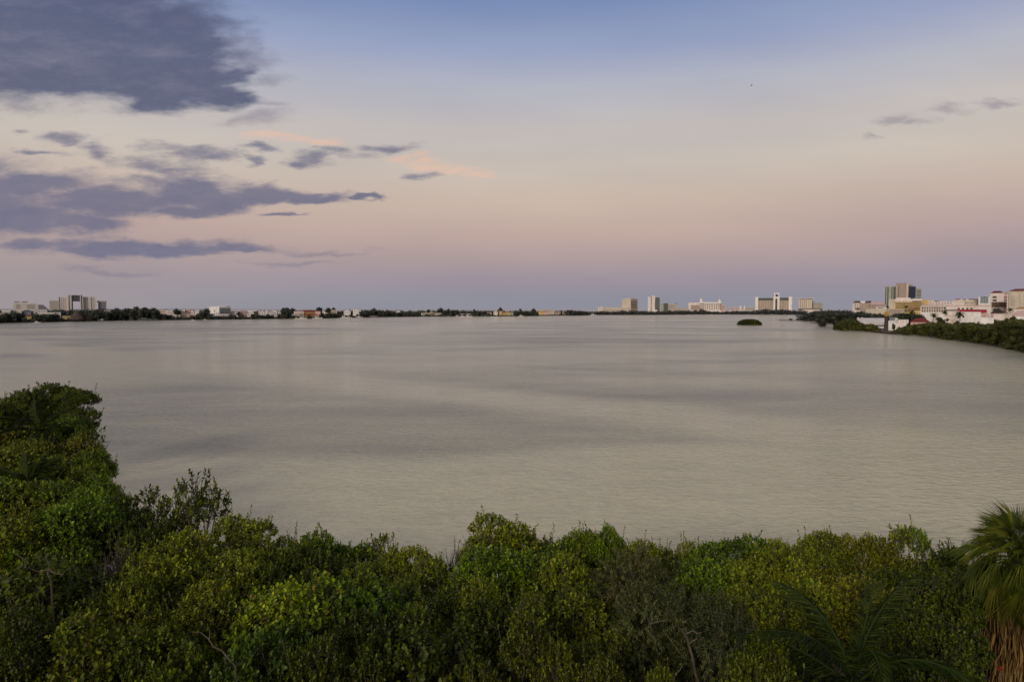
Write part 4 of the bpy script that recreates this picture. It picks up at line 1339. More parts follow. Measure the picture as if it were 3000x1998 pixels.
box(t, 'lantern_pier', 'white_paint', 2269, 2272, 862.5, 869.5, Y, 14); box(t, 'lantern_pier', 'white_paint', 2280, 2283, 862.5, 869.5, Y, 14)
for px in (2228, 2233, 2240, 2247, 2254, 2290, 2297, 2304): box(t, 'facade_rib', 'cream', px, px + 1.4, 880, None, Y + .4, 1)
t = root_at('flat_roofed_hotel', 'cream hotel under a thin flat roof with columns, right end of the hotel strip', 'hotel', 2360, Y)
box(t, 'roof', 'warm_white', 2333, 2386, 873.5, 875, Y - 5, 40); box(t, 'wall', 'cream', 2340, 2380, 875, None, Y, 30)
poly(t, 'side_wall', 'tan', [(2368, Y - 2), (2383, Y + 26), (2383, Y + 27), (2367, Y - 1)], 882, Y)
for i, px in enumerate((2341, 2347, 2353, 2359, 2365)): box(t, 'column', 'warm_white', px, px + 2, 876, 904, Y - 3, 2.5)
for y in (880, 886, 892, 898): box(t, 'balcony_band', 'window_brown', 2343, 2364, y, y + 1.2, Y - .6, .5)
box(t, 'annex', 'sage', 2383, 2410, 887, None, Y + 8, 26); box(t, 'deck', 'window_brown', 2338, 2411, 904, 905.4, Y - 8, 10); box(t, 'podium', 'warm_white', 2352, 2402, 905.4, None, Y - 5, 8)
for px in (2389, 2396, 2403): box(t, 'facade_rib', 'tan', px, px + 1.6, 888, 903, Y + 7, 1)

# tower group at right
Y = 860
t = root_at('glass_tower', 'tallest tower at right with a tan core, striped green wing and blue glass side', 'tower', 2646, Y)
box(t, 'core', 'tan', 2625, 2661, 829.5, None, Y, 16); box(t, 'core_side', 'cream', 2656, 2661.6, 831.5, None, Y - .5, 12)
box(t, 'wing', 'sage', 2593, 2624.4, 838.5, None, Y + 3, 14)
for px, wd in ((2594, 2.6), (2600, 3.6), (2612, 3), (2618, 5.5)): box(t, 'window_strip', 'dark_sage', px, px + wd, 841, 896, Y + 2.7, .6)
for i in range(14): box(t, 'balcony', 'warm_white', 2626, 2630, 840 + i * 4, 841.6 + i * 4, Y - .5, .6)
box(t, 'dark_strip', 'window_brown', 2630.4, 2632.4, 838, 880, Y - .4, .5)
box(t, 'glass_side', 'glass_blue', 2663, 2683, 839.5, None, Y + 2, 14); box(t, 'glass_side_roof', 'grey_wall', 2661.5, 2674, 834, 839.5, Y + 4, 8)
box(t, 'wing', 'sage', 2684, 2699.5, 845, None, Y + 5, 12)
for i in range(6): box(t, 'window_strip', 'dark_sage', 2686, 2699, 850 + i * 4.4, 851.6 + i * 4.4, Y + 4.6, .5)
box(t, 'wing_base', 'glass_grey', 2676, 2701, 872.5, None, Y + 1, 5); box(t, 'corner_pier', 'window_brown', 2661, 2663.4, 836, None, Y + 1, 8)
Y = 700
t = root_at('yellow_hotel', 'broad yellow hotel with long dark balcony bands in front of the tallest tower', 'hotel', 2655, Y)
box(t, 'wall', 'yellow_paint', 2623, 2703, 882, None, Y, 18); box(t, 'side_wall', 'cream', 2604, 2623, 876.5, None, Y + 1, 18)
box(t, 'parapet', 'warm_white', 2621, 2702, 876, 884, Y - .5, 14); box(t, 'penthouse', 'warm_white', 2626, 2668, 873, 876, Y + 3, 10); box(t, 'roof_wing', 'yellow_paint', 2703, 2719, 878, None, Y + 3, 14)
for y0, a, b in ((881.6, 2672, 2700), (888, 2624, 2702), (894, 2624, 2702), (900, 2624, 2700), (906, 2650, 2696), (911, 2650, 2662)):
    box(t, 'balcony_band', 'dark_band', a, b, y0, y0 + 2.6, Y - .3 if y0 > 884 else Y - .8, .6)
box(t, 'lower_band', 'orange_paint', 2662, 2696, 903, 905, Y - .25, .5); box(t, 'garden_wall', 'tan', 2604, 2650, 906, None, Y - 6, 5)
box(t, 'roof_vent', 'grey_wall', 2647, 2649, 879, 881.5, Y - .8, .6)
Y = 820
t = root_at('terraced_complex', 'tan stepped building complex with green and salmon roofs left of the tallest tower', 'hotel', 2545, Y)
box(t, 'wall', 'warm_white', 2498, 2520, 887, None, Y, 20); hip(t, 'roof', 'brown_roof', 2500, 2522, 881.5, 887.2, Y - .5, 20, .6)
box(t, 'wall', 'tan', 2518, 2552, 888, None, Y - 2, 20); box(t, 'penthouse', 'white_paint', 2520, 2534, 883, 887.8, Y + 3, 10); hip(t, 'roof', 'brown_roof', 2534, 2556, 881.5, 887.5, Y + 2, 12, .6)
box(t, 'wall', 'tan', 2550, 2598, 893, None, Y - 4, 20); hip(t, 'roof', 'pink_paint', 2547, 2594, 884, 893.4, Y - 4.5, 20, .7)
box(t, 'lower_wall', 'cream', 2536, 2606, 905, None, Y - 12, 8); box(t, 'roof', 'pink_paint', 2508, 2520, 899, 903, Y - 5, 5); box(t, 'lower_wall', 'warm_white', 2496, 2522, 911, 914, Y - 9, 4)
box(t, 'penthouse', 'warm_white', 2566, 2598, 899, 905, Y - 10, 5); windows(t, 2572, 2590, 900, 904, Y - 10, 1, 1, fx=.9, fy=.5)
windows(t, 2502, 2516, 890, 908, Y, 2, 3, 'haze_grey'); windows(t, 2553, 2592, 895, 903, Y - 4, 5, 1, 'haze_grey')
Y = 620
t = root_at('arcaded_building', 'white building with two open rows of dark arcade bays right of the yellow hotel', 'hotel', 2735, Y)
box(t, 'wall', 'warm_white', 2697, 2772, 897, None, Y, 14); hip(t, 'roof', 'pink_paint', 2699, 2768, 893, 897.2, Y - .3, 13, .9); box(t, 'cornice', 'white_paint', 2696.5, 2772.5, 896.6, 898.2, Y - .8, 1)
windows(t, 2699, 2771, 899, 907, Y, 10, 1, 'window_brown', .62, .72, 'arcade_bay'); windows(t, 2699, 2771, 907, 915, Y, 10, 1, 'window_brown', .62, .72, 'arcade_bay')
box(t, 'balustrade', 'white_paint', 2697, 2771, 906, 907.2, Y - .6, .5)
Y = 600
t = root_at('long_pink_building', 'long pale pink building with dark arched openings behind the red awning', 'hotel', 2840, Y)
box(t, 'wall', 'warm_white', 2773, 2902, 896, None, Y, 18); box(t, 'parapet', 'pink_paint', 2772.5, 2902.5, 894.5, 896.5, Y - .3, 18)
for px in (2809, 2821, 2834, 2846):
    a = box(t, 'arch', 'window_brown', px - 3.3, px + 3.3, 904, 908, Y - .15, .5)
    v_ = on_front(t, px, 904, Y - .16); rr = 3.3 / F * Y; ph_ = HEAD_OF[t.name][2]
    mesh_obj('arch_head', [(v_.x + math.cos(k * math.pi / 8) * rr * math.cos(ph_), v_.y - math.cos(k * math.pi / 8) * rr * math.sin(ph_), v_.z - .02 + math.sin(k * math.pi / 8) * rr * .7) for k in range(9)], [tuple(range(9))[::-1]], M['window_brown'], t)
box(t, 'darker_wall_strip', 'window_brown', 2768, 2806, 907.5, 911, Y - .2, .5)  # brown strip set low on the pale wall
t = root_at('beige_block', 'beige terraced block with rust roof gardens above the long pink building', 'hotel', 2830, 740)
Y = 740
box(t, 'wall', 'cream', 2790, 2868, 881, None, Y, 16); box(t, 'upper_wall', 'warm_white', 2797, 2866, 877.5, 881, Y + 2, 12)
for a, b, y in ((2798, 2814, 876), (2820, 2830, 876.5), (2838, 2864, 876)): box(t, 'roof', 'terracotta', a, b, y, y + 2.2, Y + 1.4, 10)
box(t, 'side_terrace', 'sage', 2854, 2867, 878.5, 886, Y - .5, 5); box(t, 'gable', 'warm_white', 2788, 2826, 887, None, Y - 3, 3)
windows(t, 2826, 2852, 884, 890, Y, 4, 1, 'haze_grey')
t = root_at('pale_terrace_block', 'low pale terrace block between the yellow and the beige hotels', 'hotel', 2760, 700)
Y = 690
box(t, 'wall', 'warm_white', 2719, 2792, 884, None, Y + 6, 14); box(t, 'roof', 'pink_paint', 2757, 2776, 882, 884, Y + 8, 8); box(t, 'roof', 'dark_sage', 2737, 2750, 881.5, 884, Y + 8, 8)
box(t, 'upper_wall', 'cream', 2718, 2738, 879, 884, Y + 8, 8); windows(t, 2722, 2790, 886, 891, Y + 6, 8, 1, 'haze_grey')
Y = 720
t = root_at('grey_glass_building', 'white box building with one big grey glass front near the right edge', 'hotel', 2883, Y)
box(t, 'wall', 'white_paint', 2867, 2901, 869, None, Y, 14); box(t, 'glass_front', 'glass_grey', 2872.5, 2895.5, 871, 888, Y - .25, .5); box(t, 'canopy', 'blue_paint', 2872, 2896, 869.6, 870.8, Y - 1, 1.2)
for px in (2877, 2882, 2887, 2891.5): box(t, 'mullion', 'warm_white', px - .25, px + .25, 871, 888, Y - .4, .2)
Y = 610
t = root_at('red_roofed_hotel', 'white hotel tower with a low dark red hip roof, left one of two', 'hotel', 2925, Y)
box(t, 'wall', 'warm_white', 2902, 2942, 858, None, Y, 14); hip(t, 'roof', 'terracotta', 2904, 2939, 852, 858.3, Y - .2, 13, .45, .5)
box(t, 'right_wing', 'pink_paint', 2938, 2953, 863, None, Y + 1, 12); box(t, 'rear_wing', 'tan', 2940, 2956, 856, None, Y + 8, 6)
windows(t, 2907, 2921, 866, 885, Y, 1, 2, 'window_brown', .85, .62); windows(t, 2938, 2952, 867, 884, Y + 1, 1, 2, 'window_brown', .8, .45)
for y in (885, 890, 895): box(t, 'terrace', 'brown_roof', 2906, 2950, y, y + 3.2, Y - 2, 2.5)
Y = 570
t = root_at('red_roofed_hotel', 'tall cream hotel with a dark red hip roof cut by the right frame edge', 'hotel', 2985, Y)
box(t, 'wall', 'cream', 2957, 3046, 851.5, None, Y, 16); hip(t, 'roof', 'terracotta', 2958, 3046, 845.5, 852, Y - .2, 15, .6, .5); box(t, 'left_wing', 'warm_white', 2951, 2957.2, 861, None, Y + 2, 12)
windows(t, 2982, 2994, 860, 898, Y, 1, 6, 'window_brown', .22, .28)
for y in (868, 873, 878, 883, 888, 893): box(t, 'balcony_line', 'tan', 2960, 2974, y, y + 1, Y - .3, .5)
windows(t, 2996, 3012, 864, 896, Y, 1, 3, 'window_brown', .55, .4)
windows(t, 2966, 3030, 854, 857, Y, 6, 1, 'gold', .3, .8)

# ------------------------------------------------------------------ waterfront at right
Y = 600
t = root_at('red_awning', 'long bright red awning below the dark arches', 'awning', 2840, Y)
a, b, c, d = on_front(t, 2804, 907, Y - 4), on_front(t, 2890, 907, Y - 4), on_front(t, 2892, 915.5, Y - 11), on_front(t, 2818, 917, Y - 11)
mesh_obj('canvas', [a, b, c, d, a - Vector((0, 0, .2)), b - Vector((0, 0, .2)), c - Vector((0, 0, .2)), d - Vector((0, 0, .2))],
         [(0, 3, 2, 1), (4, 5, 6, 7), (0, 1, 5, 4), (1, 2, 6, 5), (2, 3, 7, 6), (3, 0, 4, 7)], M['red_awning'], t)
for px in (2822, 2845, 2868, 2888): box(t, 'post', 'timber', px, px + .6, 916, None, Y - 10.8, .2)
Y = 505
t = root_at('long_white_warehouse', 'long low white waterfront building with a blue band, left of the lighthouse', 'building', 2555, Y)
a, b, c, d = on_front(t, 2512, 945.5, Y), on_front(t, 2596, 946.5, Y), on_front(t, 2590, 931.5, Y + 20), on_front(t, 2510, 932, Y + 20)
mesh_obj('roof', [a, b, c, d] + [p - Vector((0, 0, .35)) for p in (a, b, c, d)], [(0, 1, 2, 3), (7, 6, 5, 4), (0, 4, 5, 1), (1, 5, 6, 2), (2, 6, 7, 3), (3, 7, 4, 0)], M['warm_white'], t)
box(t, 'wall', 'white_paint', 2514, 2595, 947, None, Y + .8, 17); box(t, 'blue_band', 'blue_paint', 2522, 2556, 950, 955.5, Y + .5, .5); box(t, 'base_band', 'dark_grey', 2560, 2594, 952, 956, Y + .5, .5)
for px in (2513, 2524): box(t, 'roof_vent', 'white_paint', px, px + 3, 930, 933, Y + 14, 2)
Y = 440
t = root_at('lighthouse', 'small weathered lighthouse with a golden lantern on the right waterfront', 'lighthouse', 2597, Y)
pz = at(2597, 925, Y); r0 = 1.15
base = Vector((pz.x, Y, GZ)); top = Vector((pz.x, Y, pz.z))
v_, f_ = tube([base, base.lerp(top, .5), top], [r0 * 1.2, r0, r0 * .8], 16)
mesh_obj('shaft', v_, f_, M['grey_thatch'], t, True)
v_, f_ = tube([top + Vector((0, 0, -.2)), top + Vector((0, 0, .15)), top + Vector((0, 0, .16))], [1.5, 1.6, .2], 16); mesh_obj('gallery', v_, f_, M['gold'], t)
zt = at(2597, 911.5, Y).z - top.z
v_, f_ = tube([top + Vector((0, 0, .15)), top + Vector((0, 0, zt * .55))], [.95, .95], 16); mesh_obj('lantern', v_, f_, M['gold'], t)
v_, f_ = tube([top + Vector((0, 0, zt * .55)), top + Vector((0, 0, zt * .6)), top + Vector((0, 0, zt * .85)), top + Vector((0, 0, zt))], [1.35, 1.35, .7, .05], 16); mesh_obj('lantern_roof', v_, f_, M['gold'], t)
for y in (938, 946, 954): box(t, 'window', 'window_dark', 2596, 2597.6, y, y + 2.4, Y - 1.25, .4)
Y = shore_y(977)
t = root_at('sea_wall', 'brown timber bulkhead below the lighthouse between the two mangrove thickets', 'sea wall', 2595, Y)
a, b = on_water(2563, 975), on_water(2628, 981)
mesh_obj('bulkhead', [(a.x, a.y, -.4), (b.x, b.y, -.4), (b.x, b.y, 1.1), (a.x, a.y, 1.1), (a.x + 1, a.y + 5, -.4), (b.x + 1, b.y + 5, -.4), (b.x + 1, b.y + 5, 1.1), (a.x + 1, a.y + 5, 1.1)],
         [(0, 1, 2, 3), (3, 2, 6, 7), (1, 5, 6, 2), (4, 0, 3, 7), (5, 4, 7, 6)], M['timber'], t)
for i in range(9):
    p = a.lerp(b, (i + .5) / 9); mb = MB(); mb.add(tube([Vector((p.x, p.y - .25, -.5)), Vector((p.x, p.y - .25, 1.5))], [.16, .14], 7))
    o = link('pile', mb.mesh('pile', M['timber'], True), t); o.location = -t.location

def house(px0, px1, pytop, Y, wall, roof, kind, label, nwin=2, depth=9, pyeave=None, name='house', cat='house', group=None, win=None, rows=1):
    """wall, roof, windows and a door; kind: flat, hip, gable-like hip, step (smaller upper floor)"""
    t = root_at(name, label, cat, (px0 + px1) / 2, Y, group)
    pe = pyeave if pyeave is not None else pytop + (1.6 if kind == 'hip' else .8)
    box(t, 'wall', wall, px0, px1, pe, None, Y, depth)
    if kind == 'hip': hip(t, 'roof', roof, px0, px1, pytop, pe, Y, depth, .4, .35)
    elif kind == 'flat': box(t, 'roof', roof, px0 - .15 * (px1 - px0) / 10, px1 + .15 * (px1 - px0) / 10, pytop, pe, Y - .3, depth + .6)
    elif kind == 'step':
        m = px0 + (px1 - px0) * .55
        box(t, 'roof', roof, m - .2, px1 + .2, pe - .7, pe, Y - .3, depth + .6)
        box(t, 'upper_wall', wall, px0, m, pytop, pe, Y + .6, depth - 1.2)
        windows(t, px0 + .2 * (m - px0), px0 + .8 * (m - px0), pytop + .25 * (pe - pytop), pe, Y + .6, 1, 1, win or 'window_dark', .6, .6)
    zb = at(px0, pe, Y).z
    hpx = (zb - GZ) * F / Y
    y0, y1 = pe + hpx * .12, pe + min(hpx * .75, 5.5 * rows)
    windows(t, px0 + .06 * (px1 - px0), px1 - .06 * (px1 - px0), y0, y1, Y, nwin, rows, win or 'window_dark', .42, .6)
    return t


# white houses and walls between the lighthouse and the right frame edge
for a in [
    (2603, 2633, 940, 448, 'white_paint', 'warm_white', 'step', 'white two-level house just right of the lighthouse', 3),
    (2606, 2628, 930, 485, 'grey_wall', 'grey_wall', 'flat', 'pale grey house behind the lighthouse', 2),
    (2632, 2662, 937, 455, 'warm_white', 'white_paint', 'flat', 'white house with small windows left of the red-roofed shed', 3),
    (2622, 2648, 933, 480, 'white_paint', 'white_paint', 'flat', 'low white roof behind the small-windowed white house', 3),
    (2668, 2726, 932, 452, 'pink_paint', 'terracotta', 'hip', 'long shed with a dull red roof among the waterfront palms', 4, 9, 944),
    (2701, 2734, 916, 520, 'white_paint', 'white_paint', 'step', 'white stepped house with roof terrace above the red-roofed shed', 3),
    (2730, 2752, 920, 470, 'warm_white', 'white_paint', 'step', 'white house between two waterfront palms', 2),
    (2750, 2768, 921, 480, 'white_paint', 'white_paint', 'flat', 'narrow white house under a dark round tree', 2),
    (2766, 2812, 925, 455, 'warm_white', 'cream', 'flat', 'cream-white house left of the tallest waterfront palm', 3),
    (2784, 2800, 936, 430, 'cream', 'cream', 'flat', 'small cream annex at the edge of the mangroves', 1),
    (2816, 2874, 914, 470, 'white_paint', 'white_paint', 'flat', 'big blank white wall house under the red awning', 3),
    (2846, 2912, 929, 425, 'white_paint', 'warm_white', 'step', 'long low white house against the mangroves right of the tallest palm', 4),
    (2873, 2898, 918, 485, 'pink_paint', 'warm_white', 'step', 'pinkish house with stairs below the right end of the red awning', 2),
    (2911, 2944, 921, 440, 'warm_white', 'white_paint', 'flat', 'white block house in front of the thatched pavilion', 2),
    (2936, 2966, 918, 450, 'cream', 'cream', 'flat', 'cream wall house left of the pink gabled house', 2),
    (2958, 3040, 911, 420, 'white_paint', 'pink_paint', 'hip', 'wide white house with a pale pink gabled roof at the right edge', 3, 12, 926),
    (2972, 3030, 899, 520, 'warm_white', 'orange_paint', 'hip', 'house with an orange roof at the right edge', 3, 9, 905),
    (2905, 2935, 910, 520, 'pink_paint', 'warm_white', 'flat', 'pale house partly hidden behind the thatched pavilion', 2),
]:
    house(*a, group='white houses on the right waterfront')


def palapa(px, w, pytop, pybase, Y, label, mat='thatch', group='thatched roofs on the waterfront'):
    p = at(px, pytop, Y); zb = at(px, pybase, Y).z; r = w / 2 / F * Y
    t = thing('thatched_pavilion', label, 'pavilion', (p.x, Y, GZ), group)
    n = 16; V = []; Fq = []
    prof = [(1.0, zb - GZ), (.98, zb - GZ + .25), (.62, (zb + (p.z - zb) * .42) - GZ), (.28, zb + (p.z - zb) * .78 - GZ), (.03, p.z - GZ)]
    g = random.Random(int(px))
    for k, z in prof:
        for i in range(n):
            a_ = 2 * math.pi * i / n; j = 1 + g.uniform(-.05, .05)
            V.append((math.cos(a_) * r * k * j, math.sin(a_) * r * k * .8 * j, z))
    for q in range(len(prof) - 1):
        for i in range(n): Fq.append((q * n + i, q * n + (i + 1) % n, (q + 1) * n + (i + 1) % n, (q + 1) * n + i))
    Fq.append(tuple(range(n))[::-1])
    me = bpy.data.meshes.new('roof'); me.from_pydata(V, [], Fq); me.materials.append(M[mat]); me.update(); link('roof', me, t)
    for i in range(8):
        a_ = 2 * math.pi * (i + .5) / 8; mb = MB()
        mb.add(tube([Vector((math.cos(a_) * r * .8, math.sin(a_) * r * .62, -.4)), Vector((math.cos(a_) * r * .8, math.sin(a_) * r * .62, zb - GZ + .5))], [.14, .12], 6))
        link('post', mb.mesh('post', M['timber']), t)
    return t


for a in [
    (224, 40, 907, 936, 775, 'largest dark thatched roof on the far left shore beside the yellow house', 'grey_thatch'),
    (250, 34, 914, 938, 785, 'second dark thatched roof right of the largest one on the far left shore', 'thatch'),
    (977, 17, 900, 908, 1130, 'thatched hat roof sticking up above the far shore trees', 'thatch'),
    (2400, 26, 931, 940, 720, 'low brown thatched roof at the tip of the restaurant point', 'grey_thatch'),
    (2428, 24, 924, 940, 690, 'tall conical thatched roof on the restaurant point', 'thatch'),
    (2452, 34, 922, 941, 640, 'widest thatched roof beside the mangroves on the restaurant point', 'thatch'),
    (2924, 40, 902, 918, 490, 'large dark thatched pavilion among the white houses at right', 'thatch'),
    (1466, 20, 900, 911, 1400, 'tall dark thatched roof above the middle of the far shore', 'thatch'),
]:
    palapa(*a)

t = root_at('restaurant_hut', 'little yellow-fronted hut between the thatched restaurants', 'hut', 2445, 668)
box(t, 'wall', 'gold', 2440, 2451, 926, None, 668, 5); hip(t, 'roof', 'thatch', 2438, 2453, 921, 926.2, 667.5, 6, .4)
windows(t, 2441, 2450, 927, 931, 668, 2, 1)


def pier(px0, px1, py, label, huts=()):
    a, b = on_water(px0, py), on_water(px1, py); Y = (a.y + b.y) / 2
    t = thing('pier', label, 'pier', ((a.x + b.x) / 2, Y, 0), 'timber piers at the right shore')
    v, f = prism_data([(a.x, Y), (b.x, Y), (b.x, Y + 4), (a.x, Y + 4)], .7, 1.25); mesh_obj('deck', v, f, M['timber'], t)
    n = max(3, int((b.x - a.x) / 4))
    for i in range(n):
        x = a.x + (b.x - a.x) * (i + .5) / n - t.location.x; mb = MB(); mb.add(tube([Vector((x, -.1, -.6)), Vector((x, -.1, 1.5))], [.16, .14], 6)); link('pile', mb.mesh('pile', M['timber']), t)
    for px, w in huts:
        HEAD_OF[t.name] = (t.location.x, Y, 0.0, Y)
        h = box(t, 'hut_wall', 'timber', px - w / 2, px + w / 2, py - 5.2, py - 2.2, Y + 1, 2.5); hip(t, 'hut_roof', 'thatch', px - w * .7, px + w * .7, py - 8, py - 5, Y + .5, 3.5, .2)


pier(2300, 2357, 941, 'dark timber pier reaching left from the point with two small huts', ((2318, 7), (2338, 5)))
pier(2282, 2299, 940, 'thin far end of a jetty left of the dark timber pier')
pier(2378, 2422, 949, 'low timber pier in front of the thatched restaurants')
pier(2420, 2452, 951.5, 'short restaurant deck on piles with white and red trim')
t = root_at('beach_shelter', 'small white and red striped shelter at the restaurant deck', 'shelter', 2432, 648)
box(t, 'canopy', 'white_paint', 2422, 2450, 945.4, 946.8, 648, 3); box(t, 'valance', 'red_awning', 2422, 2450, 946.9, 947.8, 648, .2)
for px in (2423, 2431, 2440, 2449): box(t, 'post', 'white_paint', px - .3, px + .3, 946.8, 951, 648.2, .15)

# waterfront palms at right
def small_palm(seed):
    mb = MB()
    rnd = random.Random(seed)
    for i in range(16):
        az = i * 2.399; e0 = 1.15 - 1.5 * i / 16; L = rnd.uniform(2.6, 3.3)
        pts = []
        for k in range(6):
            s = k / 5; e = e0 - 1.3 * s; pts.append((s, e))
        p = Vector((0, 0, 0)); prev = p
        for k in range(5):
            e = (pts[k][1] + pts[k + 1][1]) / 2
            q = prev + Vector((math.cos(az) * math.cos(e), math.sin(az) * math.cos(e), math.sin(e))) * L / 5
            wd = .55 * math.sin(math.pi * (k + .7) / 5.8) + .12
            sx = Vector((-math.sin(az), math.cos(az), 0)) * wd
            dn = Vector((0, 0, -.28 * wd))
            mb.add(([prev + sx + dn, prev, q, q + sx * .9 + dn], [(0, 1, 2, 3)])); mb.add(([prev - sx + dn, prev, q, q - sx * .9 + dn], [(3, 2, 1, 0)]))
            prev = q
    cm = mb.mesh('crown', M['palm_leaf'])
    tb = MB(); tb.add(tube([Vector((.3, 0, -12)), Vector((.15, 0, -6)), Vector((0, 0, 0))], [.22, .17, .15], 7))
    return cm, tb.mesh('trunk', M['bark'], True)


SP = [small_palm(s) for s in range(3)]
for i, (px, py, Y, k, label) in enumerate([
    (2671, 913, 470, 1.15, 'bushy dark palm in front of the yellow hotel'),
    (2660, 922, 475, .8, 'short palm left of the bushy dark palm'),
    (2735, 922, 462, 1.0, 'slender palm right of the red-roofed shed'),
    (2747, 933, 440, .75, 'short palm close beside the slender one'),
    (2776, 936, 432, .6, 'little palm at the mangrove edge in front of the cream-white house'),
    (2768, 914, 500, .95, 'dark wide palm over the narrow white house'),
    (2813, 921, 440, 1.35, 'tallest waterfront palm, in front of the big blank white wall'),
    (2867, 944, 410, .4, 'tiny palm poking out of the mangroves before the long low white house'),
    (2949, 936, 400, .7, 'young palm sprouting from the mangroves near the right edge'),
    (2960, 906, 510, .9, 'palm between the thatched pavilion and the orange-roofed house'),
    (2913, 906, 545, .85, 'palm rising left behind the thatched pavilion'),
    (2600, 899, 640, .8, 'single palm against the left wall of the yellow hotel'),
    (2655, 899, 660, .9, 'palm in front of the dark bands of the yellow hotel'),
]):
    cm, tm = SP[i % 3]
    p = at(px, py, Y)
    t = thing('waterfront_palm', label, 'palm tree', p, 'palms on the right waterfront')
    h = p.z - GZ
    t.rotation_euler = (0, 0, i * 1.3)
    c = link('crown', cm, t); c.scale = (k * .9, k * .9, k * .9); c.color = (.8, .75, .7, 1)
    tr = link('trunk', tm, t); tr.scale = (1, 1, h / 12)

